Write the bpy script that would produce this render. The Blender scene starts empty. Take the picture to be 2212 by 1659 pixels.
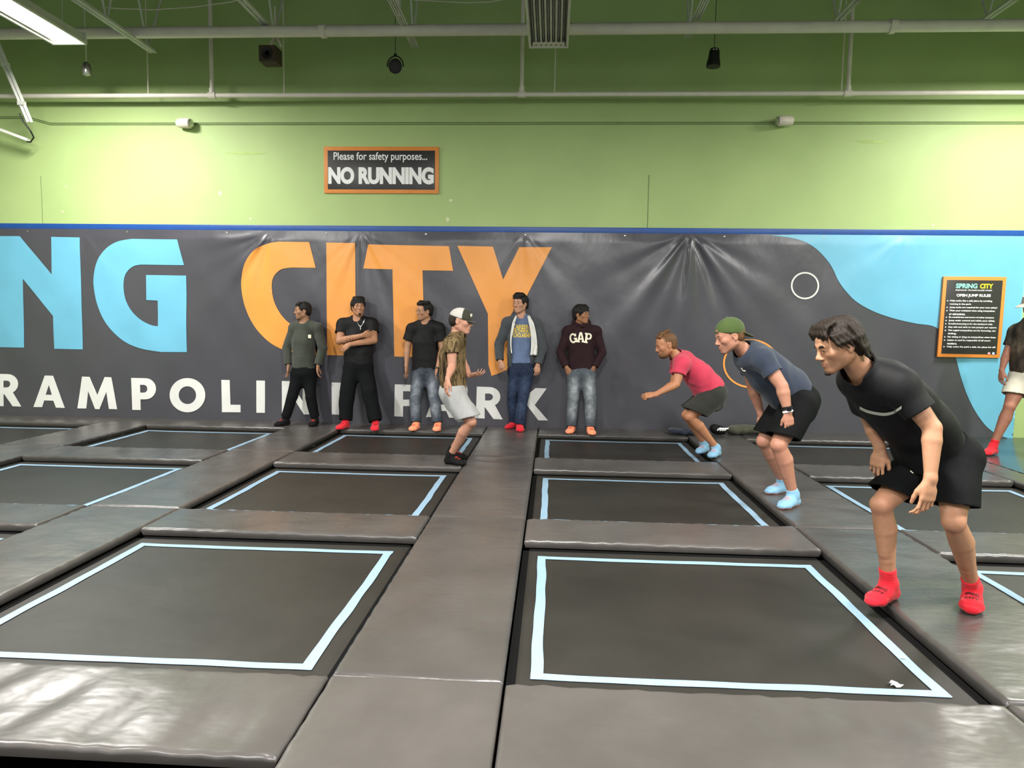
import bpy, bmesh, math, random
import numpy as np
from mathutils import Vector, Matrix
from mathutils.bvhtree import BVHTree
random.seed(4); rng = np.random.default_rng(7)
SC = bpy.context.scene; COL = SC.collection

# ------------------------------------------------------------------ camera
F, CX, CY, CAMH = 1530.0, 1106.0, 829.5, 1.42
_p, _y, _r = .08633, -.05603, -.01463
fwd = np.array([math.sin(_y)*math.cos(_p), math.cos(_y)*math.cos(_p), -math.sin(_p)])
rgt = np.array([math.cos(_y), -math.sin(_y), 0.]); dwn = np.cross(fwd, rgt)
RC = np.array([math.cos(_r)*rgt+math.sin(_r)*dwn, -math.sin(_r)*rgt+math.cos(_r)*dwn, fwd])
CAMP = np.array([0., 0., CAMH])
cam = bpy.data.cameras.new('camera'); camo = bpy.data.objects.new('camera', cam); COL.objects.link(camo)
cam.sensor_width = 36; cam.lens = F/2212*36; cam.clip_start = .05
camo.matrix_world = Matrix(((RC[0][0], -RC[1][0], -RC[2][0], 0), (RC[0][1], -RC[1][1], -RC[2][1], 0),
                            (RC[0][2], -RC[1][2], -RC[2][2], CAMH), (0, 0, 0, 1)))
SC.camera = camo
SC.view_settings.view_transform = 'Standard'; SC.view_settings.look = 'None'
SC.view_settings.gamma = 1; SC.view_settings.use_curve_mapping = False
SC.view_settings.exposure = 0.13
w = bpy.data.worlds.new('world'); SC.world = w; w.use_nodes = True
w.node_tree.nodes['Background'].inputs[0].default_value = (.9, .95, 1, 1)
w.node_tree.nodes['Background'].inputs[1].default_value = .7
SC.cycles.max_bounces = 5; SC.cycles.diffuse_bounces = 3; SC.cycles.glossy_bounces = 2
SC.cycles.caustics_reflective = False; SC.cycles.caustics_refractive = False

def ray(px, py): return np.array([(px-CX)/F, (py-CY)/F, 1.])@RC
def G(px, py, z=0.):                      # photo point -> floor-parallel plane
    d = ray(px, py); return CAMP+d*(z-CAMH)/d[2]
def W(px, py, Y):                         # photo point -> plane at distance Y
    d = ray(px, py); return CAMP+d*Y/d[1]
def V3(a): return np.array(a, float)
def nrm(a): a = V3(a); return a/np.linalg.norm(a)
WALL = 9.70; BAN = 9.655

# ------------------------------------------------------------------ helpers
def lin(c):
    if isinstance(c, str): c = [int(c[i:i+2], 16)/255 for i in (0, 2, 4)]
    return tuple((x/12.92 if x <= .04045 else ((x+.055)/1.055)**2.4) for x in c)
class NT:
    def __init__(s, name):
        s.m = bpy.data.materials.new(name); s.m.use_nodes = True; s.t = s.m.node_tree
        s.b = s.t.nodes['Principled BSDF']; s.co = None
    def n(s, typ, **kw):
        x = s.t.nodes.new(typ)
        for k, v in kw.items():
            if k.startswith('_'): setattr(x, k[1:], v)
            else: x.inputs[int(k[1:]) if k[1:].isdigit() else k].default_value = v
        return x
    def l(s, a, b): s.t.links.new(a, b)
    def coord(s, scale=(1, 1, 1)):
        c = s.n('ShaderNodeTexCoord'); mp = s.n('ShaderNodeMapping'); mp.inputs['Scale'].default_value = scale
        s.l(c.outputs['Object'], mp.inputs[0]); return mp.outputs[0]
    def noise(s, scale, detail=3, stretch=(1, 1, 1), rough=.55):
        x = s.n('ShaderNodeTexNoise'); x.inputs['Scale'].default_value = scale; x.inputs['Detail'].default_value = detail
        x.inputs['Roughness'].default_value = rough
        s.l(s.coord(stretch), x.inputs['Vector']); return x.outputs['Fac']
    def ramp(s, fac, stops):
        x = s.n('ShaderNodeValToRGB'); e = x.color_ramp.elements
        while len(e) < len(stops): e.new(.5)
        for i, (p, c) in enumerate(stops): e[i].position = p; e[i].color = (*c, 1)
        s.l(fac, x.inputs[0]); return x.outputs[0]
    def bump(s, h, strength, dist=.01, prev=None):
        x = s.n('ShaderNodeBump'); x.inputs['Strength'].default_value = strength; x.inputs['Distance'].default_value = dist
        s.l(h, x.inputs['Height'])
        if prev is not None: s.l(prev, x.inputs['Normal'])
        s.l(x.outputs[0], s.b.inputs['Normal']); return x.outputs[0]
def setp(b, color=None, rough=.5, spec=.5, metal=0):
    if color is not None: b.inputs['Base Color'].default_value = (*lin(color), 1)
    b.inputs['Roughness'].default_value = rough; b.inputs['Specular IOR Level'].default_value = spec; b.inputs['Metallic'].default_value = metal
_mc = {}
def plain(name, color, rough=.6, spec=.4, metal=0, var=.12, vscale=6, bump=0, bscale=60):
    if name in _mc: return _mc[name]
    t = NT(name); setp(t.b, color, rough, spec, metal); c = lin(color)
    if var: t.l(t.ramp(t.noise(vscale, 4), [(.25, [x*(1-var) for x in c]), (.75, [min(1, x*(1+var)) for x in c])]), t.b.inputs['Base Color'])
    if bump: t.bump(t.noise(bscale, 3), bump, .004)
    _mc[name] = t.m; return t.m
def cloth(name, color, rough=.85, wale=350, var=.15, spec=.15):
    if name in _mc: return _mc[name]
    t = NT(name); setp(t.b, color, rough, spec); c = lin(color)
    t.l(t.ramp(t.noise(9, 5), [(.25, [x*(1-var) for x in c]), (.75, [x*(1+var) for x in c])]), t.b.inputs['Base Color'])
    b1 = t.bump(t.noise(14, 4, (1, 1, .5)), .35, .012)
    t.bump(t.noise(wale, 2), .25, .002, b1)
    t.b.inputs['Sheen Weight'].default_value = .15 if sum(c) > .06 else 0
    _mc[name] = t.m; return t.m
def tinted(name, rough=.6, spec=.3, nscale=40, var=.1, sss=0, bump=.1, bs=120):
    """colour comes from the per-vertex 'tint' (dye / skin colour), broken up by noise"""
    if name in _mc: return _mc[name]
    t = NT(name); setp(t.b, None, rough, spec)
    a = t.n('ShaderNodeAttribute'); a.attribute_name = 'tint'
    mx = t.n('ShaderNodeMix', _data_type='RGBA', _blend_type='MULTIPLY'); mx.inputs[0].default_value = 1
    t.l(a.outputs['Color'], mx.inputs[6])
    t.l(t.ramp(t.noise(nscale, 4), [(.3, [1-var]*3), (.7, [1+var]*3)]), mx.inputs[7])
    t.l(mx.outputs[2], t.b.inputs['Base Color'])
    if sss:
        t.b.inputs['Subsurface Weight'].default_value = sss; t.b.inputs['Subsurface Radius'].default_value = (.012, .004, .002); t.b.inputs['Subsurface Scale'].default_value = 1
    t.bump(t.noise(bs, 3), bump, .003); _mc[name] = t.m; return t.m

def tagit(o, label=None, cat=None, group=None, kind=None):
    if label: o['label'] = label
    if cat: o['category'] = cat
    if group: o['group'] = group
    if kind: o['kind'] = kind
    return o
def empty(name, loc, label, cat, group=None):
    o = bpy.data.objects.new(name, None); COL.objects.link(o); o.location = Vector(loc); o.empty_display_size = .1
    return tagit(o, label, cat, group)
def mesh_obj(name, v, f, m, parent=None, smooth=True, sharp=None, off=None):
    """v: Nx3 world coords; stored relative to the top-level thing's origin"""
    v = np.asarray(v, float)
    org = np.zeros(3)
    if parent is not None:
        r = parent
        while r is not None: org = org+np.array(r.location); r = r.parent
    elif off is not None: org = V3(off)
    me = bpy.data.meshes.new(name)
    if isinstance(f, np.ndarray):
        n = len(f); k = f.shape[1]
        me.vertices.add(len(v)); me.vertices.foreach_set('co', (v-org).astype(np.float32).ravel())
        me.loops.add(n*k); me.loops.foreach_set('vertex_index', f.astype(np.int32).ravel())
        me.polygons.add(n); me.polygons.foreach_set('loop_start', np.arange(0, n*k, k, dtype=np.int32))
        me.update(calc_edges=True)
    else:
        me.from_pydata((v-org).tolist(), [], [list(map(int, q)) for q in f]); me.update()
    if smooth: me.polygons.foreach_set('use_smooth', np.ones(len(me.polygons), bool))
    if sharp: me.set_sharp_from_angle(angle=math.radians(sharp))
    for mm in (m if isinstance(m, (list, tuple)) else [m]): me.materials.append(mm)
    o = bpy.data.objects.new(name, me); COL.objects.link(o)
    if parent is not None: o.parent = parent
    elif off is not None: o.location = Vector(off)
    return o
class MB:
    """collects boxes, tubes and sheets into one mesh"""
    def __init__(s): s.v = []; s.f = []
    def add(s, v, f):
        b = len(s.v); s.v += [list(map(float, q)) for q in v]; s.f += [[b+i for i in q] for q in f]; return s
    def box(s, lo, hi, bev=0):
        (a, b, c), (d, e, g) = lo, hi
        if bev <= 0:
            return s.add([(a, b, c), (d, b, c), (d, e, c), (a, e, c), (a, b, g), (d, b, g), (d, e, g), (a, e, g)],
                  [(0, 3, 2, 1), (4, 5, 6, 7), (0, 1, 5, 4), (1, 2, 6, 5), (2, 3, 7, 6), (3, 0, 4, 7)])
        bm = bmesh.new(); bmesh.ops.create_cube(bm, size=1)
        for q in bm.verts: q.co = Vector(((a+d)/2+q.co.x*(d-a), (b+e)/2+q.co.y*(e-b), (c+g)/2+q.co.z*(g-c)))
        bmesh.ops.bevel(bm, geom=bm.edges[:], offset=bev, segments=2, affect='EDGES', profile=.6)
        bm.verts.index_update(); s.add([q.co for q in bm.verts], [[q.index for q in fc.verts] for fc in bm.faces]); bm.free(); return s
    def obox(s, a, b, w, h, up=(0, 0, 1)):
        a, b = V3(a), V3(b); d = nrm(b-a); u = nrm(np.cross(d, up)); n = np.cross(u, d); v = []
        for p in (a, b):
            for x, y in ((-1, -1), (1, -1), (1, 1), (-1, 1)): v.append(p+u*x*w/2+n*y*h/2)
        return s.add(v, [(0, 1, 2, 3), (7, 6, 5, 4), (0, 4, 5, 1), (1, 5, 6, 2), (2, 6, 7, 3), (3, 7, 4, 0)])
    def tube(s, pts, r, n=10, caps=True):
        pts = [V3(p) for p in pts]; rs = r if isinstance(r, (list, tuple)) else [r]*len(pts)
        v = []; f = []; u = None
        for i, p in enumerate(pts):
            d = nrm(pts[min(i+1, len(pts)-1)]-pts[max(i-1, 0)])
            if u is None: u = nrm(np.cross(d, (0, 0, 1) if abs(d[2]) < .9 else (1, 0, 0)))
            u = nrm(u-d*np.dot(u, d)); q = np.cross(d, u)
            for k in range(n): a = 2*math.pi*k/n; v.append(p+(u*math.cos(a)+q*math.sin(a))*rs[i])
        for i in range(len(pts)-1):
            for k in range(n): f.append((i*n+k, i*n+(k+1) % n, (i+1)*n+(k+1) % n, (i+1)*n+k))
        if caps: f.append(tuple(range(n))[::-1]); f.append(tuple((len(pts)-1)*n+k for k in range(n)))
        return s.add(v, f)
    def lathe(s, prof, o, axis=(0, 0, 1), n=20):
        d = nrm(axis); u = nrm(np.cross(d, (0, 0, 1) if abs(d[2]) < .9 else (1, 0, 0))); q = np.cross(d, u); v = []; f = []
        for r, h in prof:
            for k in range(n): a = 2*math.pi*k/n; v.append(V3(o)+d*h+(u*math.cos(a)+q*math.sin(a))*r)
        for i in range(len(prof)-1):
            for k in range(n): f.append((i*n+k, i*n+(k+1) % n, (i+1)*n+(k+1) % n, (i+1)*n+k))
        f.append(tuple(range(n))[::-1]); f.append(tuple((len(prof)-1)*n+k for k in range(n)))
        return s.add(v, f)
    def ob(s, name, m, parent=None, sharp=35, off=None):
        if parent is None and off is None: off = np.array(s.v).mean(0)
        return mesh_obj(name, s.v, s.f, m, parent, True, sharp, off)
def poly_mesh(outers, holes=(), step=.04):
    """2-D polygons filled, then cut into cells so that they can follow a curved sheet"""
    cu = bpy.data.curves.new('t', 'CURVE'); cu.dimensions = '2D'; cu.fill_mode = 'FRONT'
    for pl in list(outers)+list(holes):
        sp = cu.splines.new('POLY'); sp.points.add(len(pl)-1); sp.use_cyclic_u = True
        for q, (x, y) in zip(sp.points, pl): q.co = (x, y, 0, 1)
    return _curve2d(cu, step)
def _curve2d(cu, step):
    o = bpy.data.objects.new('t', cu); COL.objects.link(o)
    me = bpy.data.meshes.new_from_object(o.evaluated_get(bpy.context.evaluated_depsgraph_get()))
    bpy.data.objects.remove(o); bpy.data.curves.remove(cu)
    bm = bmesh.new(); bm.from_mesh(me); bpy.data.meshes.remove(me)
    bmesh.ops.remove_doubles(bm, verts=bm.verts[:], dist=1e-5)
    if step:
        xs = [q.co.x for q in bm.verts]; ys = [q.co.y for q in bm.verts]
        for ax, lo, hi in ((0, min(xs), max(xs)), (1, min(ys), max(ys))):
            k = math.ceil(lo/step)
            while k*step < hi:
                co = [0, 0, 0]; co[ax] = k*step; no = [0, 0, 0]; no[ax] = 1
                bmesh.ops.bisect_plane(bm, geom=bm.verts[:]+bm.edges[:]+bm.faces[:], plane_co=co, plane_no=no); k += 1
    bm.verts.index_update()
    v = np.array([q.co[:2] for q in bm.verts]); f = [[q.index for q in fc.verts] for fc in bm.faces]; bm.free()
    return v, f
def text2d(body, width=None, height=None, bold=0., step=0, shear=0., space=1., line=1.):
    """lettering scaled into a width x height box centred on 0"""
    cu = bpy.data.curves.new('t', 'FONT'); cu.body = body; cu.size = 1; cu.offset = bold; cu.shear = shear; cu.space_character = space
    cu.resolution_u = 4; cu.space_line = line; cu.align_x = 'LEFT' if '\n' in body and line < .99 else 'CENTER'
    v, f = _curve2d(cu, 0)
    lo, hi = v.min(0), v.max(0); v = v-(lo+hi)/2
    sx = width/(hi-lo)[0] if width else None; sy = height/(hi-lo)[1] if height else None
    v = v*np.array([sx or sy, sy or sx])
    if step:
        bm = bmesh.new(); vs = [bm.verts.new((*q, 0)) for q in v]
        for q in f:
            try: bm.faces.new([vs[i] for i in q])
            except ValueError: pass
        for ax in (0, 1):
            lo, hi = v[:, ax].min(), v[:, ax].max(); k = math.ceil(lo/step)
            while k*step < hi:
                co = [0, 0, 0]; co[ax] = k*step; no = [0, 0, 0]; no[ax] = 1
                bmesh.ops.bisect_plane(bm, geom=bm.verts[:]+bm.edges[:]+bm.faces[:], plane_co=co, plane_no=no); k += 1
        bm.verts.index_update(); v = np.array([q.co[:2] for q in bm.verts]); f = [[q.index for q in fc.verts] for fc in bm.faces]; bm.free()
    return v, f

# ------------------------------------------------------------------ materials
def mat_wall():
    t = NT('green_paint'); setp(t.b, None, .55, .3)
    c = lin((.65, .735, .49))
    t.l(t.ramp(t.noise(.9, 5), [(.3, [x*.93 for x in c]), (.7, [x*1.06 for x in c])]), t.b.inputs['Base Color'])
    t.bump(t.noise(60, 4), .12, .004); return t.m
def mat_vinyl():
    t = NT('grey_vinyl'); setp(t.b, None, .36, .5)
    c = lin('494644'); oi = t.n('ShaderNodeObjectInfo')
    r = t.ramp(t.noise(2.2, 5), [(.25, [x*.8 for x in c]), (.5, c), (.8, [x*1.25 for x in c])])
    mx = t.n('ShaderNodeMix', _data_type='RGBA', _blend_type='MULTIPLY'); mx.inputs[0].default_value = 1
    t.l(r, mx.inputs[6]); t.l(t.ramp(oi.outputs['Random'], [(0, (.86, .86, .86)), (1, (1.12, 1.1, 1.08))]), mx.inputs[7])
    t.l(mx.outputs[2], t.b.inputs['Base Color'])
    rr = t.n('ShaderNodeMapRange'); t.l(t.noise(5, 4), rr.inputs[0]); rr.inputs[3].default_value = .22; rr.inputs[4].default_value = .4
    t.l(rr.outputs[0], t.b.inputs['Roughness'])
    b1 = t.bump(t.noise(3.2, 3, (1, 1.6, 1)), .32, .03)
    b2 = t.bump(t.noise(16, 3, (1, 2.2, 1)), .07, .008, b1)
    t.bump(t.noise(420, 2), .12, .001, b2); return t.m
def mat_bed():
    t = NT('black_mesh_bed'); setp(t.b, None, .5, .35)
    c = lin('262421')
    t.l(t.ramp(t.noise(1.6, 5), [(.3, [x*.8 for x in c]), (.75, [x*1.35 for x in c])]), t.b.inputs['Base Color'])
    b1 = t.bump(t.noise(4, 3), .25, .02)
    t.bump(t.noise(500, 1), .3, .001, b1); return t.m
def mat_banner(name, col, rough=.3):
    t = NT(name); setp(t.b, None, rough, .5); c = lin(col)
    t.l(t.ramp(t.noise(2, 4), [(.3, [x*.94 for x in c]), (.7, [x*1.05 for x in c])]), t.b.inputs['Base Color'])
    b1 = t.bump(t.noise(3.5, 3, (1, 1, .6)), .3, .02)
    t.bump(t.noise(300, 1), .08, .001, b1); return t.m
M_WALL = mat_wall(); M_VINYL = mat_vinyl(); M_BED = mat_bed()
M_BAN = mat_banner('banner_charcoal', '47464d'); M_BLUE = mat_banner('banner_blue', '6ab0cc', .36); M_ORANGE = mat_banner('banner_orange', 'ea9a45', .4)
M_WHITE = mat_banner('banner_white', 'dcdcd8', .4)
M_TRIM = plain('blue_trim', '1f4a90', .4); M_TAPE = plain('blue_tape', '839fb5', .5, var=.06, vscale=14)
M_BLACK = plain('black_net', '0b0b0b', .9, .1, bump=.4, bscale=150); M_FLOOR = plain('dark_floor', '3a4544', .22, .5, var=.2, vscale=3)
M_PIPE = plain('white_pipe', 'e2dad0', .45, var=.07); M_STEEL = plain('painted_steel', 'd2d3cc', .5, var=.08)
M_CEIL = plain('ceiling_deck', '4b4c4a', .8); M_DARK = plain('black_plastic', '131313', .4); M_METAL = plain('bright_metal', 'c4c4c0', .25, .5, .9)
M_HOUSE = plain('white_enamel', 'd6d6d0', .3); M_CABLE = plain('dark_cable', '5a7040', .6); M_CREAM = plain('cream_plastic', 'd9cfc2', .45)
M_FRAME = plain('orange_frame', 'd9873c', .45, var=.06); M_PANEL = plain('sign_black', '2e2d2d', .35, var=.05); M_TXT = plain('white_print', 'ececec', .5, var=0)
def emitter(name, col, s):
    t = NT(name); t.b.inputs['Emission Color'].default_value = (*col, 1); t.b.inputs['Emission Strength'].default_value = s; return t.m
M_TUBE_ON = emitter('lit_tube', (1, .97, .9), 14)

# ------------------------------------------------------------------ lamps
def area(name, loc, sx, sy, e, parent=None):
    l = bpy.data.lights.new(name, 'AREA'); l.shape = 'RECTANGLE'; l.size = sx; l.size_y = sy; l.energy = e; l.color = (1, .975, .93)
    o = bpy.data.objects.new(name, l); COL.objects.link(o); o.location = Vector(loc)
    if parent is not None: o.parent = parent; o.location = Vector(V3(loc)-V3(parent.location))
    return o
def fixture(x, y0, y1, z, wd, lit, label, energy=0):
    root = empty('high_bay_light', ((x), (y0+y1)/2, z), label, 'ceiling light', 'high bay fluorescent lights')
    h = wd/2; mb = MB(); sl = .05
    mb.add([(x-h, y0, z), (x-h*.8, y0, z+.1), (x+h*.8, y0, z+.1), (x+h, y0, z), (x-h, y1, z), (x-h*.8, y1, z+.1), (x+h*.8, y1, z+.1), (x+h, y1, z)],
           [(0, 1, 5, 4), (1, 2, 6, 5), (2, 3, 7, 6)])
    v2 = [(p[0]+(.012 if p[0] > x else -.012), p[1], p[2]+(.014 if p[2] > z+.05 else 0)) for p in mb.v]
    mb.add(v2, [(4, 5, 1, 0), (5, 6, 2, 1), (6, 7, 3, 2)])
    mb.box((x-h-.012, y0, z-.006), (x-h+.012, y1, z+.012)); mb.box((x+h-.012, y0, z-.006), (x+h+.012, y1, z+.012))
    mb.ob('housing', M_HOUSE, root)
    for yy in (y0, y1):
        e = MB().box((x-h-.01, yy-.012, z-.01), (x+h+.01, yy+.012, z+.125)); e.ob('end_plate', M_HOUSE, root)
        if not lit and yy == y1:
            MB().box((x-h*.85, yy-.11, z+.006), (x+h*.85, yy-.014, z+.012)).ob('end_cover', M_PIPE, root)
            for k in range(6): MB().lathe([(.011, 0), (.011, .003)], (x-h*.8+(k+.5)*h*1.6/6, yy-.05, z+.006), (0, 0, -1), 10).ob('screw_hole', M_DARK, root)
    n = 6
    for k in range(n):
        xx = x-h*.8+(k+.5)*h*1.6/n
        rf = MB().add([(xx-h*.13, y0+.06, z+.02), (xx-h*.06, y0+.06, z+.085), (xx+h*.06, y0+.06, z+.085), (xx+h*.13, y0+.06, z+.02), (xx-h*.13, y1-.06, z+.02), (xx-h*.06, y1-.06, z+.085), (xx+h*.06, y1-.06, z+.085), (xx+h*.13, y1-.06, z+.02)],
                      [(0, 1, 5, 4), (1, 2, 6, 5), (2, 3, 7, 6)])
        rf.ob('reflector', M_HOUSE, root)
        MB().tube([(xx, y0+.05, z+.035), (xx, y1-.05, z+.035)], .012, 8).ob('tube', M_TUBE_ON if lit else M_HOUSE, root)
        if not lit:
            for yy, sg in ((y1, -1), (y0, -1)): MB().box((xx-.016, yy+sg*.07-.03, z+.012), (xx+.016, yy+sg*.07+.03, z+.05)).ob('lamp_socket', M_PIPE, root)
    for yy in (y0+.1, y1-.1): MB().tube([(x, yy, z+.11), (x, yy, 6.05)], .003, 5).ob('hanging_wire', M_STEEL, root)
    if lit: area('lamp_glow', (x, (y0+y1)/2, z-.015), wd*.85, (y1-y0)*.92, energy, root)
    return root
LZ = 4.6
fixture(-5.72, 7.05, 8.3, LZ, .4, True, 'lit fluorescent high bay light at the top left of the photo', 260)
fixture(-.11, 7.25, 8.5, LZ, .43, False, 'unlit six-tube fluorescent high bay light hanging at top centre')
E2 = 520
for x, y, e, lb in ((5.95, 7.05, 260, 'lit fluorescent high bay light above the man in the bucket hat'),
                    (-5.7, 1.6, E2, 'lit fluorescent high bay light over the near left trampolines'),
                    (0, 1.6, E2*.9, 'lit fluorescent high bay light over the central walkway near the camera'),
                    (5.8, 1.6, E2, 'lit fluorescent high bay light over the near right trampolines'),
                    (-2.9, -3.6, E2, 'lit fluorescent high bay light behind the camera to the left'),
                    (2.9, -3.6, E2, 'lit fluorescent high bay light behind the camera to the right')):
    fixture(x, y, y+1.25, LZ, .42, True, lb, e)

# ------------------------------------------------------------------ the setting
def struct(o, **k): o['kind'] = 'structure'; return o
def quad(name, a, b, c, d, m, nx=1, ny=1):
    return struct(mesh_obj(name, [a, b, c, d], [(0, 1, 2, 3)], m, None, False))
XL, XR, YB, ZT, ZF = -10.5, 8.6, -6.5, 6.1, -.62
wall_back = MB().box((XL, WALL, ZF), (XR, WALL+.2, ZT)).ob('wall_back', M_WALL); struct(wall_back)
struct(MB().box((XL-.2, YB, ZF), (XL, WALL, ZT)).ob('wall_left', M_WALL)); struct(MB().box((XR, YB, ZF), (XR+.2, WALL, ZT)).ob('wall_right', M_WALL))
struct(MB().box((XL, YB, ZT), (XR, WALL, ZT+.1)).ob('ceiling', M_CEIL))
struct(MB().box((XL, YB, ZF-.1), (XR, WALL, ZF)).ob('floor', M_BLACK))
# painted batten over the banner
zt = (W(0, 482, WALL)[2]+W(2212, 499, WALL)[2])/2
struct(MB().box((XL, WALL-.03, zt-.075), (XR, WALL, zt), .006).ob('trim_1', M_TRIM))
# paint chips and wall seams
def blob(px, py, r, n=9, sx=1, sy=1):
    c = W(px, py, WALL-.002); return [c+V3((math.cos(a)*r*sx*rng.uniform(.5, 1.2), 0, math.sin(a)*r*sy*rng.uniform(.5, 1.2))) for a in np.linspace(0, 2*math.pi, n, endpoint=False)]
M_CHIP = plain('bare_plaster', 'cfd3ac', .8)
for px, py, r, sx, sy in ((475, 418, .03, 1, 1.2), (136, 457, .022, 1, .8), (143, 403, .018, 1, .8), (541, 472, .022, 1, .8), (974, 433, .03, 1.3, .7), (967, 474, .03, .9, 1.2), (2016, 486, .022, 1, .8)):
    p = blob(px, py, r, 10, sx, sy); mesh_obj('paint_chip', p, [list(range(len(p)))], M_CHIP, wall_back, False)
for px, py, r, sx, sy in ((528, 331, .12, 2.6, .16), (1880, 306, .12, 2.2, .2)):
    p = blob(px, py, r, 16, sx, sy); mesh_obj('peeling_paint', p, [list(range(len(p)))], plain('thin_paint', 'a9bf74', .7), wall_back, False)
for px, y0, y1 in ((1402, 378, 497), (88, 380, 482)):
    a, b = W(px, y0, WALL-.002), W(px, y1, WALL-.002); b[0] = a[0]
    MB().tube([a, b], .0035, 5).ob('wall_seam', M_CABLE, wall_back)

# ------------------------------------------------------------------ trampolines and pads
XC = dict(L3=(-8.0, -6.09), L2=(-5.39, -3.49), L1=(-2.77, -.87), R1=(-.165, 1.76), R2=(2.48, 4.38))
WK = dict(WLL=(-6.09, -5.39), WL=(-3.49, -2.77), WC=(-.87, -.165), WR=(1.76, 2.48), WRR=(4.38, 4.72))
PR = [(2.15, 2.70), (4.55, 5.08), (6.84, 7.44), (9.06, 9.66)]      # cross pads
BR = [(.3, 2.15), (2.70, 4.55), (5.08, 6.84), (7.44, 9.06)]        # trampoline rows
coln = dict(L3='third column left of the central walkway', L2='second column left of the central walkway', L1='first column left of the central walkway',
            R1='first column right of the central walkway', R2='second column right of the central walkway')
walkn = dict(WLL='far left walkway', WL='left walkway', WC='central walkway', WR='right walkway the crouching men stand on', WRR='narrow walkway beside the dark floor')
def pad(name, x0, x1, y0, y1, label, cat, group, wr=.003, sl=.012, seed=0, res=.05, thick=.058):
    g = .004; x0 += g; x1 -= g; y0 += g; y1 -= g; R = .022
    def axis(a, b):
        e = [0, 0, .003, .008, .014, .022, .034]
        n = max(3, int((b-a-.07)/res)); mid = np.linspace(a+.05, b-.05, n)
        return np.array([a+q for q in e]+list(mid)+[b-q for q in e[::-1]])
    ax, ay = axis(x0, x1), axis(y0, y1); nx, ny = len(ax), len(ay)
    X, Y = np.meshgrid(ax, ay, indexing='ij')
    def drop(s):
        q = np.clip((R-s)/R, 0, 1); return R*(1-np.sqrt(np.clip(1-q*q, 0, 1)))
    ex = np.minimum(X-x0, x1-X); ey = np.minimum(Y-y0, y1-Y)
    ph = rng.uniform(0, 6.28, 8); edge = np.clip(np.minimum(ex, ey)/.1, 0, 1)
    long_x = (x1-x0) > (y1-y0)
    U, Vv = (X, Y) if long_x else (Y, X)
    Z = -np.maximum(drop(ex), drop(ey))
    Z = Z+wr*(np.sin(U*17+ph[0]+2*np.sin(Vv*6+ph[1]))*.5+np.sin(U*41+ph[2]+1.6*np.sin(Vv*9+U*3+ph[3]))*.35+.8*np.sin(Vv*8+ph[4]+np.sin(U*4+ph[5])))*(.35+.65*edge)-.002
    # puckered front lip
    Z = Z+.0035*np.sin(U*55+ph[6]+np.sin(U*13)*2)*np.exp(-((np.minimum(ex, ey)-.012)/.02)**2)
    Z = np.minimum(Z, .001); bot = np.zeros_like(Z, bool); bot[0, :] = bot[-1, :] = True; bot[:, 0] = bot[:, -1] = True
    Z[bot] = -thick
    ctr = (X-(x0+x1)/2, Y-(y0+y1)/2)
    X = X-np.where(bot, np.sign(ctr[0])*(np.abs(ctr[0]) > (x1-x0)/2-.03)*sl, 0); Y = Y-np.where(bot, np.sign(ctr[1])*(np.abs(ctr[1]) > (y1-y0)/2-.03)*sl, 0)
    Xb = X; idx = np.arange(nx*ny).reshape(nx, ny)
    f = np.stack([idx[:-1, :-1], idx[1:, :-1], idx[1:, 1:], idx[:-1, 1:]], -1).reshape(-1, 4)
    v = np.stack([X, Y, Z], -1).reshape(-1, 3)
    base = [idx[0, 0], idx[0, -1], idx[-1, -1], idx[-1, 0]]
    f = np.vstack([f, [base]])
    o = mesh_obj(name, v, f, M_VINYL, None, True, None, ((x0+x1)/2, (y0+y1)/2, -thick))
    return tagit(o, label, cat, group)
prow = ['grey vinyl pad before the front trampoline, ', 'grey vinyl pad between front and middle trampolines, ', 'grey vinyl pad between middle and back trampolines, ', 'grey vinyl pad along the banner wall, ']
for c, rows in (('L1', (0, 1, 2, 3)), ('R1', (0, 1, 2, 3)), ('R2', (0, 1, 2, 3)), ('L2', (1, 2, 3)), ('L3', (2, 3))):
    for r in rows:
        y0, y1 = PR[r]
        if (c, r) == ('R1', 0): y0 = 1.95
        pad('cross_pad', *XC[c], y0, y1, prow[r]+coln[c], 'floor pad', 'grey pads crossing between trampolines', wr=.009 if (c, r) in (('L1', 0), ('R1', 0)) else .003)
segs = [(1.2, 2.70), (2.70, 5.08), (5.08, 7.44), (7.44, 9.66)]
segn = ['nearest stretch of the ', 'stretch beside the front trampolines, ', 'stretch beside the middle trampolines, ', 'stretch beside the back trampolines, ']
for c, rows in (('WC', (0, 1, 2, 3)), ('WL', (1, 2, 3)), ('WLL', (2, 3)), ('WR', (0, 1, 2, 3)), ('WRR', (1, 2, 3))):
    for r in rows:
        pad('walkway_pad', *WK[c], *segs[r], 'grey vinyl '+segn[r]+walkn[c], 'floor pad', 'grey walkway pads running to the wall', sl=.02, wr=.0035, thick=.075 if c == 'WR' else .06)
BZ = -.062
rown = ['', 'front row', 'middle row', 'back row']
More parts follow.
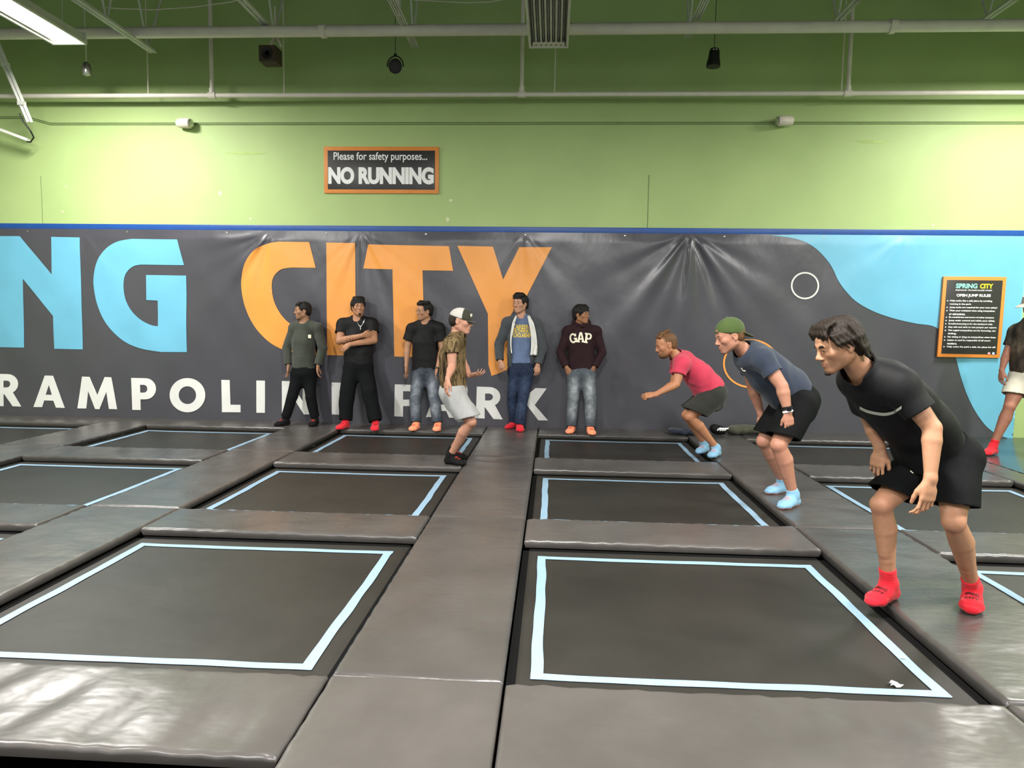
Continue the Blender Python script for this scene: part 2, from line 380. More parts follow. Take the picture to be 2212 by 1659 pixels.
def trampoline(c, r):
    x0, x1 = XC[c]; y0, y1 = BR[r]
    root = empty('trampoline', ((x0+x1)/2, (y0+y1)/2, ZF), 'black trampoline with pale blue border, %s, %s' % (rown[r], coln[c]), 'trampoline', 'rectangular trampolines')
    n = 24; xs, ys = np.linspace(x0+.035, x1-.035, n), np.linspace(y0+.035, y1-.035, n); X, Y = np.meshgrid(xs, ys, indexing='ij')
    def sag(X, Y): return BZ-.012*np.clip(np.sin((X-x0)/(x1-x0)*math.pi), 0, 1)*np.clip(np.sin((Y-y0)/(y1-y0)*math.pi), 0, 1)
    idx = np.arange(n*n).reshape(n, n); f = np.stack([idx[:-1, :-1], idx[1:, :-1], idx[1:, 1:], idx[:-1, 1:]], -1).reshape(-1, 4)
    mesh_obj('jumping_bed', np.stack([X, Y, sag(X, Y)], -1).reshape(-1, 3), f, M_BED, root)
    # spring border: a dark strip and its skirt under the pads
    b = MB()
    for (a, d, e, g) in ((x0+.001, x0+.04, y0+.001, y1-.001), (x1-.04, x1-.001, y0+.001, y1-.001), (x0+.001, x1-.001, y0+.001, y0+.04), (x0+.001, x1-.001, y1-.04, y1-.001)): b.box((a, e, -.15), (d, g, BZ+.002))
    b.ob('spring_frame', M_BLACK, root)
    for sx in (x0+.03, x1-.03):
        for sy in (y0+.03, y1-.03): MB().box((sx-.03, sy-.03, ZF), (sx+.03, sy+.03, -.15)).ob('leg', M_BLACK, root)
    # border tape, four strips with slightly wavering edges
    tw = .052; ix0, ix1, iy0, iy1 = x0+.1, x1-.125, y0+.135, y1-.145
    if r == 3: iy1 = y1-.13
    tv = []; tf = []
    for kind, pos in (('h', iy0), ('h', iy1-tw), ('v', ix0), ('v', ix1-tw)):
        m = 30; base = len(tv)
        for i in range(m+1):
            t = i/m; wob = .0012*math.sin(i*.9+x0*3+pos)+.0025*math.sin(i*.27+y0); wd = tw*(1+.04*math.sin(i*.6+pos*5))
            for e in (0, 1):
                tv.append((ix0+(ix1-ix0)*t, pos+wob+e*wd) if kind == 'h' else (pos+wob+e*wd, iy0+(iy1-iy0)*t))
        for i in range(m):
            q = [base+2*i, base+2*i+1, base+2*i+3, base+2*i+2]; tf.append(q if kind == 'v' else q[::-1])
    tv = np.array(tv); lift = np.repeat([.004, .004, .0045, .0045], 62)
    mesh_obj('border_tape', np.column_stack([tv, sag(tv[:, 0], tv[:, 1])+lift]), tf, M_TAPE, root, False)
for c, rows in (('L1', (1, 2, 3)), ('R1', (1, 2, 3)), ('R2', (1, 2, 3)), ('L2', (1, 2, 3)), ('L3', (3,))):
    for r in rows: trampoline(c, r)
p = G(1932, 1483, BZ); sc = MB()
bm = bmesh.new(); bmesh.ops.create_grid(bm, x_segments=4, y_segments=4, size=.02)
sc.add([(p[0]+q.co.x*(1+.5*math.sin(q.co.y*200)), p[1]+q.co.y, BZ+.012+.008*math.sin(q.co.x*190+q.co.y*120)) for q in bm.verts], [[q.index for q in fc.verts] for fc in bm.faces]); bm.free()
tagit(sc.ob('paper_scrap', M_TXT), 'crumpled white paper scrap on the near right trampoline bed', 'paper scrap')
p = G(1950, 1425, BZ); sc = MB().add([(p[0]-.012, p[1], BZ+.008), (p[0]+.01, p[1]-.008, BZ+.008), (p[0]+.014, p[1]+.004, BZ+.011), (p[0]-.006, p[1]+.012, BZ+.009)], [(0, 1, 2, 3)])
tagit(sc.ob('paper_shred', M_TXT), 'tiny white shred on the right border tape of the near right trampoline', 'paper scrap')
struct(MB().box((4.73, 1.0, -.12), (XR, WALL, -.005), .004).ob('floor_2', M_FLOOR))

# ------------------------------------------------------------------ wall banner
def bfold(x, z):
    """how far the sheet stands off the wall (creases hanging from its fixings)"""
    x = np.asarray(x, float); z = np.asarray(z, float); o = np.zeros_like(x)
    for (px, py, N, A, dec, off, wid) in ((1490, 500, 9, .038, 1.1, 0, .9), (585, 500, 8, .022, 1.2, -.75, .6), (780, 498, 11, .012, .8, .2, .8), (180, 500, 7, .006, .8, .2, .9), (1960, 500, 7, .006, .9, -.3, .8), (1130, 500, 7, .010, 1.0, .2, .8)):
        c = W(px, py, BAN); dx, dz = x-c[0], np.maximum(c[2]-z, .02); r = np.hypot(dx, dz); th = np.arctan2(dx, dz)
        env = np.exp(-((th-off)/wid)**2)*np.exp(-r/dec)*np.clip(r/.25, 0, 1)
        o += A*env*(np.sin(th*N+px)+.45*np.sin(th*N*2.3+1.7*px+r*.6))
    o += .006*np.sin(x*2.1+1)*np.sin(z*1.9)+.003*np.sin(x*5.3-z*4+1)+.002*np.sin(x*9+z*7)
    edge = np.clip((ztop-z)/.12, 0, 1)
    return (o+.012)*edge
ztop = zt-.075
BX0, BX1 = XL+.05, (W(2211, 560, BAN)[0]+W(2191, 945, BAN)[0])/2
nx, nz = 760, 110
X, Z = np.meshgrid(np.linspace(BX0, BX1, nx), np.linspace(-.05, ztop, nz), indexing='ij')
idx = np.arange(nx*nz).reshape(nx, nz); f = np.stack([idx[:-1, :-1], idx[1:, :-1], idx[1:, 1:], idx[:-1, 1:]], -1).reshape(-1, 4)
banner = mesh_obj('wall_banner', np.stack([X, BAN-bfold(X, Z), Z], -1).reshape(-1, 3), f, M_BAN, None, True, None, (-2, BAN, -.05))
tagit(banner, 'wide charcoal vinyl banner with blue, orange and white lettering covering the lower wall', 'banner')
def onban(px, py): q = W(px, py, BAN-.012); return (q[0], q[2])
def print_on(name, outers, m, holes=(), lift=.006, label=None, lock=True):
    v, f = poly_mesh([[onban(*p) for p in pl] for pl in outers], [[onban(*p) for p in pl] for pl in holes], .026)
    v[:, 0] = np.minimum(v[:, 0], BX1-.002); v[:, 1] = np.clip(v[:, 1], -.045, ztop-.002)
    o = mesh_obj(name, np.column_stack([v[:, 0], BAN-bfold(v[:, 0], v[:, 1])-lift, v[:, 1]]), f, m, banner)
    if label: o['label'] = label
    return o
def c7(pts): return [(x/3.16, 470+y/3.16) for x, y in pts]
def arc(cx, cy, rx, ry, a0, a1, n=12): return [(cx+rx*math.cos(math.radians(a)), cy+ry*math.sin(math.radians(a))) for a in np.linspace(a0, a1, n)]
def smooth(pts, n=6):
    out = []; P = [np.array(p, float) for p in pts]
    for i in range(len(P)-1):
        a, b, c, d = P[max(i-1, 0)], P[i], P[i+1], P[min(i+2, len(P)-1)]
        for t in np.arange(n)/n: out.append(tuple(.5*(2*b+(c-a)*t+(2*a-5*b+4*c-d)*t*t+(3*b-a-3*c+d)*t**3)))
    return out+[tuple(P[-1])]
bp = smooth([(1010, 62), (1100, 72), (1170, 90), (1230, 125), (1280, 175), (1310, 220), (1335, 275), (1370, 325), (1420, 375), (1500, 420), (1600, 455), (1700, 478), (1780, 490), (1825, 520), (1862, 575), (1890, 640), (1910, 720), (1940, 810), (1980, 890), (2030, 960), (2085, 1005)])
print_on('blue_panel', [[(1200+x/2.186, 480+y/2.186) for x, y in bp]+[(2190, 950), (2230, 950), (2232, 500), (1900, 500)]], M_BLUE, lift=.0045, label='blue wave shape printed on the banner')
print_on('letter', [c7([(-52, 126), (140, 128), (356, 388), (352, 132), (548, 136), (565, 900), (370, 896), (364, 672), (158, 418), (166, 888), (-40, 884)])], M_BLUE, label='blue letter N')
g_out = smooth([(900, 145), (800, 165), (720, 215), (665, 300), (641, 400), (641, 480), (660, 580), (700, 680), (760, 765), (850, 845), (960, 893), (1100, 917)])
g_in = smooth([(1079, 742), (1030, 733), (960, 695), (900, 635), (860, 560), (845, 480), (848, 410), (870, 365), (910, 332), (960, 321)])
print_on('letter', [c7([(1212, 150)]+g_out+[(1278, 918), (1270, 396), (998, 392), (1000, 563), (1077, 567)]+g_in+[(1257, 325)])], M_BLUE, label='blue letter G')
c_out = smooth([(1900, 165), (1810, 185), (1730, 235), (1675, 320), (1651, 420), (1651, 500), (1670, 600), (1710, 700), (1770, 785), (1860, 865), (1970, 913), (2110, 937)])
c_in = smooth([(2090, 765), (2040, 753), (1970, 715), (1915, 655), (1875, 580), (1858, 500), (1860, 430), (1882, 385), (1925, 352), (1990, 341)])
print_on('letter', [c7([(2110, 167)]+c_out+[(2165, 938), (2120, 766)]+c_in+[(2155, 343)])], M_ORANGE, label='orange letter C')
print_on('letter', [[(705, 524), (767, 525), (769, 768), (707, 767)]], M_ORANGE, label='orange letter I')
print_on('letter', [[(795, 528), (970, 532), (979, 585), (913, 584), (918, 772), (852, 770), (848, 582), (785, 580)]], M_ORANGE, label='orange letter T')
print_on('letter', [[(988, 531), (1065, 533), (1087, 604), (1122, 534), (1192, 534), (1117, 680)]+smooth([(1118, 770), (1108, 788), (1090, 801), (1062, 812)])+[(1055, 788), (1054, 678)]], M_ORANGE, label='orange letter Y')
wl = lambda o, h=(), lb=None: print_on('letter', [c7(o)], M_WHITE, [c7(q) for q in h], label=lb)
wl([(-35, 1066), (55, 1068)]+arc(55, 1135, 70, 67, -90, 60, 10)+[(147, 1290), (88, 1288), (32, 1206), (27, 1206), (27, 1287), (-35, 1286)], [[(27, 1113), (50, 1113)]+arc(50, 1136, 22, 23, -90, 90, 8)+[(27, 1159)]], 'white letter R')
wl([(228, 1293), (305, 1078), (362, 1080), (446, 1299), (384, 1297), (366, 1250), (302, 1248), (288, 1294)], [[(334, 1143), (355, 1210), (312, 1209)]], 'white letter A')
wl([(530, 1302), (562, 1085), (615, 1087), (667, 1210), (716, 1088), (762, 1090), (802, 1308), (745, 1306), (728, 1190), (680, 1308), (650, 1307), (604, 1185), (590, 1303)], (), 'white letter M')
wl([(898, 1094), (998, 1096)]+arc(998, 1168, 71, 72, -90, 90, 12)+[(962, 1240), (963, 1313), (905, 1312)], [[(960, 1141), (988, 1141)]+arc(988, 1168, 22, 26, -90, 90, 8)+[(961, 1194)]], 'white letter P')
wl(arc(1281, 1212, 121, 117, 0, 350, 36), [arc(1281, 1212, 59, 61, 0, 350, 30)], 'white letter O')
wl([(1510, 1108), (1568, 1109), (1574, 1277), (1643, 1278), (1643, 1329), (1516, 1328)], (), 'white letter L')
wl([(1750, 1112), (1809, 1113), (1809, 1333), (1751, 1332)], (), 'white letter I')
pl = lambda o, h=(), lb=None: print_on('letter', [o], M_WHITE, h, label=lb)
pl([(609, 823), (626, 823), (654, 866), (654, 824), (673, 825), (674, 895), (657, 895), (628, 850), (628, 894), (609, 893)], (), 'white letter N')
pl([(717, 826), (760, 827), (760, 842), (736, 841), (736, 853), (756, 853), (756, 868), (736, 868), (736, 881), (760, 882), (760, 897), (717, 895)], (), 'white letter E')
pl([(853, 830), (886, 831)]+arc(886, 854, 23, 23, -90, 90)+[(871, 877), (871, 900), (852, 899)], [[(871, 845), (883, 845)]+arc(883, 854, 8, 9, -90, 90, 7)+[(871, 863)]], 'white letter P')
pl([(920, 901), (945, 833), (963, 834), (990, 903), (970, 902), (964, 888), (943, 887), (939, 901)], [[(954, 852), (961, 874), (947, 874)]], 'white letter A')
pl([(1030, 835), (1058, 836)]+arc(1058, 857, 23, 21, -90, 60, 9)+[(1086, 906), (1066, 905), (1048, 880), (1047, 880), (1047, 904), (1028, 903)], [[(1048, 850), (1057, 850)]+arc(1057, 857.5, 8, 7.5, -90, 90, 7)+[(1048, 865)]], 'white letter R')
pl([(1105, 837), (1124, 837), (1124, 865), (1157, 838), (1181, 839), (1155, 875), (1184, 908), (1163, 908), (1139, 876), (1124, 888), (1124, 907), (1105, 906)], (), 'white letter K')
print_on('printed_ring', [arc(1739, 617, 30.5, 29.5, 0, 352, 44)], M_WHITE, [arc(1739, 617, 26.8, 26, 0, 352, 44)], label='thin white ring printed on the banner')
print_on('printed_ring', [arc(1622, 785.5, 60.5, 53, 0, 352, 44)], M_ORANGE, [arc(1622, 785.5, 56.5, 49, 0, 352, 44)], label='thin orange ring printed on the banner')
for px in range(60, 2200, 215):
    q = W(px, 500, BAN); MB().lathe([(.012, 0), (.012, .004), (.004, .006)], (q[0], BAN-.004, ztop-.035), (0, -1, 0), 10).ob('grommet', M_METAL, banner)

# ------------------------------------------------------------------ signs
def flat_text(name, body, c, wdt, hgt, y, m, parent, bold=0, skew=0, left=None, **k):
    v, f = text2d(body, wdt, hgt, bold, **k)
    if left is not None: v[:, 0] += left-v[:, 0].min()-c[0]
    return mesh_obj(name, np.column_stack([c[0]+v[:, 0]+v[:, 1]*skew, np.full(len(v), y), c[1]+v[:, 1]]), f, m, parent, False)
a, b = W(700.5, 317.5, WALL), W(948, 419, WALL); cx, cz, hw, hh = (a[0]+b[0])/2, (a[2]+b[2])/2, (b[0]-a[0])/2, (a[2]-b[2])/2
s1 = empty('warning_sign', (cx, WALL, cz-hh), 'black no running sign in an orange frame on the green wall', 'sign')
def frame(root, cx, cz, hw, hh, t, y0, y1, skew=0):
    for nm, m, w_, h_, ya in (('frame', M_FRAME, hw, hh, y1), ('panel', M_PANEL, hw-t, hh-t, y1-.004)):
        bm = MB().box((-w_, 0, -h_), (w_, y0-ya, h_), .004); v = np.array(bm.v)
        mesh_obj(nm, np.column_stack([cx+v[:, 0]+v[:, 2]*skew, ya+v[:, 1], cz+v[:, 2]]), bm.f, m, root, True, 30)
frame(s1, cx, cz, hw, hh, .052, WALL-.001, WALL-.022)
s = 9.7/F
flat_text('lettering', 'Please for safety purposes...', (cx-.01, cz+.168), 202*s, 21*s, WALL-.028, M_TXT, s1, .012)
flat_text('lettering', 'NO RUNNING', (cx-.003, cz-.075), 228*s, 36*s, WALL-.028, M_TXT, s1, .055, space=.97)
a, b, c_ = W(2036, 597, BAN-.05), W(2172, 600, BAN-.05), W(2023, 771, BAN-.05); d_ = W(2165, 773, BAN-.05)
cx, cz, hw, hh = (a[0]+b[0]+c_[0]+d_[0])/4, (a[2]+c_[2])/2, (b[0]-a[0])/2, (a[2]-c_[2])/2
s2 = empty('rules_sign', (cx, BAN-.04, cz-hh), 'tall black jump rules sign in an orange frame over the blue banner panel', 'sign')
SK = .012
frame(s2, cx, cz, hw, hh, .045, BAN-.025, BAN-.055, SK)
yt = BAN-.061; M_TEAL = plain('teal_print', '8fd3c4', .5, var=0); M_YEL = plain('yellow_print', 'e8d531', .5, var=0)
ln = lambda n, t, u, v_, w_, h_, m, bold=.02, **k: flat_text(n, t, (cx+u*hw, cz+v_*hh), w_, h_, yt, m, s2, bold, SK, **k)
ln('lettering', 'SPRING', -.24, .77, .27, .063, M_TEAL, .04); ln('lettering', 'CITY', .39, .77, .165, .063, M_YEL, .04)
ln('lettering', 'INDOOR TRAMPOLINE PARK', 0, .665, .46, .016, M_TXT, .02); ln('lettering', 'OPEN JUMP RULES', 0, .53, .43, .045, M_TXT, .04)
RL = ['Help make this a safe place by avoiding\nrunning in the park.', 'Jump socks are required for your own safety!', 'Wear your wristband when using trampolines\nor attractions.', 'Be considerate and aware of other jumpers.', 'Jump under control and within your ability.', 'Double-bouncing is for the backyard only.', 'Stay safe and stick to one jumper per square.', 'The angled trampolines are for bouncing, not\nsitting.', 'No sitting or lying on trampolines when busy.', 'Listen to and be respectful of all court\nmonitors.', 'Help make the park a safe, fun place for all!']
q = .40
for t in RL:
    for i, l_ in enumerate(t.split('\n')):
        wd = .0162*len(l_)*.84
        flat_text('lettering', l_, (cx, cz+q*hh), wd, .026, yt, M_TXT, s2, .03, SK, left=cx-hw*.74)
        if i == 0: MB().lathe([(.008, 0), (.008, .002)], (cx-hw*.82+q*hh*SK, yt+.003, cz+q*hh), (0, -1, 0), 10).ob('bullet', M_TXT, s2)
        q -= .0815
MB().lathe([(.017, 0), (.017, .002)], (cx+hw*.62, yt+.002, cz-hh*.89), (0, -1, 0), 16).ob('icon', plain('pink_print', 'dba1a8', .5, var=0), s2)
MB().box((cx+hw*.76-.015, yt-.001, cz-hh*.89-.015), (cx+hw*.76+.015, yt+.004, cz-hh*.89+.015)).ob('icon', plain('pale_blue_print', 'b8c8e4', .5, var=0), s2)

# ------------------------------------------------------------------ overhead: pipes, joists, fittings
YP = 8.75
pm = MB(); L = [W(px, py, YP) for px, py in ((-400, 78), (500, 70), (1480, 62), (2600, 47))]; zc = np.mean([q[2] for q in L]); PZ = zc
pm.tube([(XL, YP, zc), (XR, YP, zc)], .066, 18)
pr = empty('duct_pipe', (0, YP, zc), 'thick white pipe running across under the roof joists', 'pipe'); pm.ob('pipe', M_PIPE, pr)
for px in (699, 1926):
    q = W(px, 65, YP); MB().tube([(q[0]-.03, YP, zc), (q[0]+.03, YP, zc)], .082, 18).ob('coupling', M_PIPE, pr); MB().box((q[0]-.04, YP-.1, zc-.012), (q[0]+.04, YP-.07, zc+.03), .006).ob('bolt_lug', M_PIPE, pr)
YS = 9.45
zs = (W(0, 211, YS)[2]+W(2212, 198, YS)[2]+W(1127, 203, YS)[2])/3
sp = empty('sprinkler_pipe', (0, YS, zs), 'thin white sprinkler pipe along the green wall, lower than the thick pipe', 'pipe')
MB().tube([(XL, YS, zs), (XR, YS, zs)], .03, 12).ob('pipe', M_PIPE, sp)
for px, py, r in ((458, 207, .026), (1127, 203, .026), (1832, 194, .026)):
    q = W(px, py, YS); MB().tube([(q[0], YS, zs), (q[0], YS, ZT)], r, 10).ob('riser_pipe', M_PIPE, sp)
    MB().tube([(q[0]-.05, YS, zs), (q[0]+.05, YS, zs)], .042, 12).tube([(q[0], YS, zs), (q[0], YS, zs+.09)], .036, 12).ob('tee_fitting', M_PIPE, sp)
for px in (322, 615, 1198, 1816):
    q = W(px, 200, YS+.02); MB().tube([(q[0], YS, zs), (q[0], YS, ZT)], .008, 6).ob('hanger_rod', M_PIPE, sp)
wz = W(1106, 265, WALL)[2]
cb = MB(); xs0 = W(110, 264, WALL)[0]
for dz in (0, -.022): cb.tube([(XL, WALL-.008, wz+.09+dz), (W(60, 249, WALL)[0], WALL-.008, wz+.085+dz), (xs0, WALL-.008, wz+dz), (XR, WALL-.008, wz+dz)], .0042, 6)
tagit(cb.ob('wall_cable', M_CABLE), 'pair of thin cables running along the green wall between the security lights', 'cable')

def joist(px_end, py_end, yend, lb, ex=0):
    e = W(px_end, py_end, yend); x, z = e[0], e[2]; zt_ = ZT-.02
    root = empty('roof_joist', (x, 2, z), lb, 'roof joist', 'open web steel roof joists')
    mb = MB()
    for dx in (-.028, .028): mb.box((x+dx-.02, YB, z-.004), (x+dx+.02, yend, z+.004)).box((x+dx-.003, YB, z-.004), (x+dx+.003, yend, z+.04))
    mb.ob('bottom_chord', M_STEEL, root)
    tb = MB()
    for dx in (-.028, .028): tb.box((x+dx-.02, YB, zt_-.01), (x+dx+.02, WALL, zt_))
    tb.ob('top_chord', M_STEEL, root)
    wb = MB(); y = yend-.12; k = 0; st = .42
    while y > 3.6:
        a_, b_ = (z, zt_) if k % 2 == 0 else (zt_, z)
        wb.tube([(x, y, a_), (x, y-st, b_)], .013, 6); y -= st; k += 1
    wb.tube([(x, yend-.12, z), (x, WALL-.05, zt_)], .014, 6); wb.ob('web_rods', M_STEEL, root)
    return root
for a_ in ((62, 262, 9.3, 'roof joist at the far left with its lower end near the wall cable'), (331, 114, 9.2, 'roof joist ending just right of the lit high bay light'), (600, 82, 9.15, 'roof joist ending behind the pipe near the square speaker'), (897, 102, 9.35, 'roof joist ending above the black spotlight'),
          (1485, 81, 9.3, 'roof joist ending left of the hanging black pendant'), (1800, 55, 9.3, 'roof joist ending above the right security light'), (2120, 50, 9.3, 'roof joist at the top right corner of the photo')):
    if a_[0] == 62: continue
    joist(*a_)
# far left brace and batten lamp
p0, p1 = W(-60, -20, 8.9), W(60, 264, 9.3); br = MB(); off = V3((.05, 0, .0))
br.obox(p0, p1, .035, .035); br.obox(p0+off, p1+off, .035, .035)
for t in (.25, .55, .85): q = p0+(p1-p0)*t; br.obox(q-off*.4, q+off*1.4, .05, .05)
tagit(br.ob('roof_brace', M_STEEL), 'double bar diagonal steel brace at the far left edge', 'steel brace')
q0, q1 = W(-120, 235, 9.3), W(62, 303, 9.45); bt = empty('wall_shelf_bar', q1, 'white bar jutting from the left edge under the brace, with a dark lead', 'light fitting')
MB().obox(q0, q1, .07, .035).ob('bar', M_HOUSE, bt)
MB().tube([W(42, 245, 9.28), W(50, 262, 9.3), W(66, 283, 9.35), W(73, 297, 9.42), W(66, 307, 9.44), W(58, 306, 9.45)], .01, 6).ob('lead', M_DARK, bt)
# catenary cord at the top
ct = MB().tube([W(px, py, 9.0) for px, py in ((230, 16), (250, 18), (330, 21), (420, 15), (500, 4), (560, -14))], .006, 6)
tagit(ct.ob('hanging_cord', M_PIPE), 'thin pale cord drooping between the joists at top left', 'cord')
ct = MB().tube([W(px, py, 9.2) for px, py in ((895, 0), (950, 3), (1010, 6), (1060, 4), (1125, -8))], .006, 6)
tagit(ct.ob('hanging_cord', M_PIPE), 'thin pale cord drooping left of the unlit high bay light', 'cord')
# security lights
def seclight(px, py, sg, lb):
    q = W(px, py, WALL-.1); r = empty('security_light', (q[0], WALL, q[2]), lb, 'emergency light', 'bullet emergency lights')
    MB().lathe([(.03, -.12), (.055, -.115), (.066, -.06), (.066, .05), (.056, .085), (.03, .095)], q, (sg*.95, -.25, -.06), 18).ob('body', M_CREAM, r)
    MB().lathe([(.045, 0), (.052, .012), (.03, .02)], q+V3((sg*.95, -.25, -.06))*.09, (sg*.95, -.25, -.06), 16).ob('lens', M_METAL, r)
    MB().box((q[0]-.05, WALL-.035, q[2]-.05), (q[0]+.05, WALL-.002, q[2]+.05), .01).tube([(q[0], WALL-.03, q[2]), (q[0], WALL-.09, q[2])], .02, 8).ob('bracket', M_CREAM, r)
seclight(400, 266, 1, 'small white security light on the cable left of the no running sign')
seclight(1693, 261, -1, 'small white security light on the cable at right')
# square speaker
q = W(585, 122, 9.1); r = empty('speaker', q, 'dark square speaker on a bracket under the thick pipe', 'speaker')
MB().box((q[0]-.11, 8.98, q[2]-.1), (q[0]+.11, 9.2, q[2]+.1), .015).ob('cabinet', plain('brown_grille', '43352b', .7, bump=.4, bscale=200), r)
MB().lathe([(.075, 0), (.07, .006), (.03, -.0)], (q[0], 8.98, q[2]), (0, -1, 0), 20).ob('cone', M_DARK, r)
b0 = V3((q[0], 9.08, q[2]+.1)); MB().obox(b0, b0+V3((.07, 0, .14)), .05, .03).obox(b0+V3((.07, 0, .14)), b0+V3((.13, .03, .02)), .04, .03).tube([b0+V3((.07, 0, .14)), b0+V3((.07, 0, .5))], .012, 6).ob('bracket', M_PIPE, r)
# spotlight with a yoke
q = W(854, 142, 9.0); r = empty('spotlight', q, 'black spotlight in a yoke hanging left of centre', 'spotlight')
MB().lathe([(.05, -.09), (.075, -.06), (.085, .02), (.08, .07), (.06, .07)], q, (.12, -.75, -.45), 18).ob('can', M_DARK, r)
MB().lathe([(.06, 0), (.055, .006)], q+nrm((.12, -.75, -.45))*.066, (.12, -.75, -.45), 18).ob('lens', plain('lens_glass', '2c2d30', .1), r)
MB().tube([q+V3((math.cos(t)*.1, 0, math.sin(t)*.115)) for t in np.linspace(-.1, math.pi+.1, 15)], .008, 6).lathe([(.02, 0), (.02, .03)], q+V3((0, 0, .112)), (0, 0, 1), 8).ob('yoke', M_DARK, r)
MB().tube([q+V3((0, 0, .14)), (q[0], 9.0, ZT)], .004, 5).ob('suspension_wire', M_DARK, r)
# pendant
q = W(1542, 126, 9.0); r = empty('pendant_speaker', q, 'black rounded pendant speaker on a long wire, right of centre', 'speaker')
MB().lathe([(.015, .12), (.05, .11), (.062, .08), (.07, 0), (.085, -.075), (.083, -.1), (.05, -.105)], q, (.05, 0, 1), 20).ob('shell', M_DARK, r)
MB().tube([q+V3((0, 0, .115)), (q[0]+.01, 9.0, ZT)], .004, 5).ob('suspension_wire', M_DARK, r)
MB().box((q[0]-.03, 8.925, q[2]+.075), (q[0]-.01, 8.945, q[2]+.09), .004).box((q[0]+.004, 8.925, q[2]+.075), (q[0]+.024, 8.945, q[2]+.09), .004).ob('clip', M_METAL, r)
# dome camera left
q = W(187, 151, 9.0); r = empty('dome_camera', q, 'small shiny dome camera under the lit high bay light', 'camera')
MB().lathe([(.012, .1), (.045, .07), (.055, .02), (.056, -.02), (.045, -.06), (.015, -.075)], q, (0, 0, 1), 18).ob('dome', plain('mirror_dome', '8d8d88', .15, .5, .7), r)
MB().tube([q+V3((0, 0, .09)), (q[0], 9.0, ZT)], .006, 6).ob('stem', M_STEEL, r)

# ------------------------------------------------------------------ figure modelling: blended solids -> one skin
def frame_of(d, u):
    d = nrm(d); u = V3(u)-d*np.dot(u, d)
    if np.linalg.norm(u) < 1e-6: u = np.cross(d, (0.31, .2, .9))
    u = nrm(u); return d, u, np.cross(d, u)
class Cone:
    """tapered limb piece, elliptical section (ua along U, va across), ends round or cut square"""
    def __init__(s, a, b, ra, rb=None, U=(0, 0, 1), flat0=False, flat1=False, k=.02, op='+', cut=None):
        s.a, s.b = V3(a), V3(b); rb = ra if rb is None else rb
        s.ra = (ra, ra) if np.isscalar(ra) else tuple(ra); s.rb = (rb, rb) if np.isscalar(rb) else tuple(rb)
        s.L = np.linalg.norm(s.b-s.a)+1e-9; s.d, s.u, s.v = frame_of(s.b-s.a, U); s.f0, s.f1, s.k, s.op = flat0, flat1, k, op; s.cut = cut
    def grown(s, g, ext=.07):
        a = s.a-s.d*(ext if s.f0 else 0); b = s.b+s.d*(ext if s.f1 else 0)
        return Cone(a, b, (max(s.ra[0]+g, .004), max(s.ra[1]+g, .004)), (max(s.rb[0]+g, .004), max(s.rb[1]+g, .004)), s.u, False, False, s.k, s.op)
    def box(s):
        r = max(s.ra+s.rb)+.004; return np.minimum(s.a, s.b)-r, np.maximum(s.a, s.b)+r
    def ev(s, X, Y, Z):
        X, Y, Z = X-s.a[0], Y-s.a[1], Z-s.a[2]
        t = X*s.d[0]+Y*s.d[1]+Z*s.d[2]; tc = np.clip(t/s.L, 0, 1); ex = t-tc*s.L
        pu = X*s.u[0]+Y*s.u[1]+Z*s.u[2]; pv = X*s.v[0]+Y*s.v[1]+Z*s.v[2]
        ru = s.ra[0]+(s.rb[0]-s.ra[0])*tc; rv = s.ra[1]+(s.rb[1]-s.ra[1])*tc
        e0 = 0 if (s.f0 and s.f1) else ex
        if s.f0 and not s.f1: e0 = np.maximum(ex, 0)
        if s.f1 and not s.f0: e0 = np.minimum(ex, 0)
        rr = np.minimum(ru, rv) if True else ru
        A, B = pu/ru, pv/rv; C = e0/rr
        l = np.sqrt(A*A+B*B+C*C)+1e-9; g = np.sqrt((A/ru)**2+(B/rv)**2+(C/rr)**2)+1e-9
        d = l*(l-1)/g; d = np.where(l < .3, -rr*.7, d)
        if s.f0: d = np.maximum(d, -t)
        if s.f1: d = np.maximum(d, t-s.L)
        if s.cut is not None: p, n = V3(s.cut[0])-s.a, nrm(s.cut[1]); d = np.maximum(d, (X-p[0])*n[0]+(Y-p[1])*n[1]+(Z-p[2])*n[2])
        return d
class Ell:
    def __init__(s, c, r, R=None, k=.015, op='+'):
        s.c, s.r, s.k, s.op = V3(c), V3([r]*3 if np.isscalar(r) else r), k, op; s.R = np.eye(3) if R is None else np.asarray(R, float)
    def grown(s, g, ext=0): return Ell(s.c, np.maximum(s.r+g, .004), s.R, s.k, s.op)
    def box(s): q = max(s.r)+.004; return s.c-q, s.c+q
    def ev(s, X, Y, Z):
        X, Y, Z = X-s.c[0], Y-s.c[1], Z-s.c[2]; k0 = 0; k1 = 0
        for i in range(3):
            q = X*s.R[0, i]+Y*s.R[1, i]+Z*s.R[2, i]; k0 = k0+(q/s.r[i])**2; k1 = k1+(q/s.r[i]**2)**2
        k0 = np.sqrt(k0)+1e-9; return np.where(k0 < .3, -min(s.r)*.7, k0*(k0-1)/(np.sqrt(k1)+1e-9))
class Cut:
    """removes everything on the +n side of a plane, within radius of a point"""
    def __init__(s, p, n, rad): s.p, s.n, s.rad, s.op = V3(p), nrm(n), rad, 'cut'
    def box(s): return s.p-s.rad, s.p+s.rad
def loft(secs, lat, flat0=False, flat1=False, k=.012):
    """secs: (centre, lateral half width, depth half width) -> chain of cones"""
    return [Cone(secs[i][0], secs[i+1][0], secs[i][1:], secs[i+1][1:], lat, flat0 and i == 0, flat1 and i == len(secs)-2, k) for i in range(len(secs)-1)]
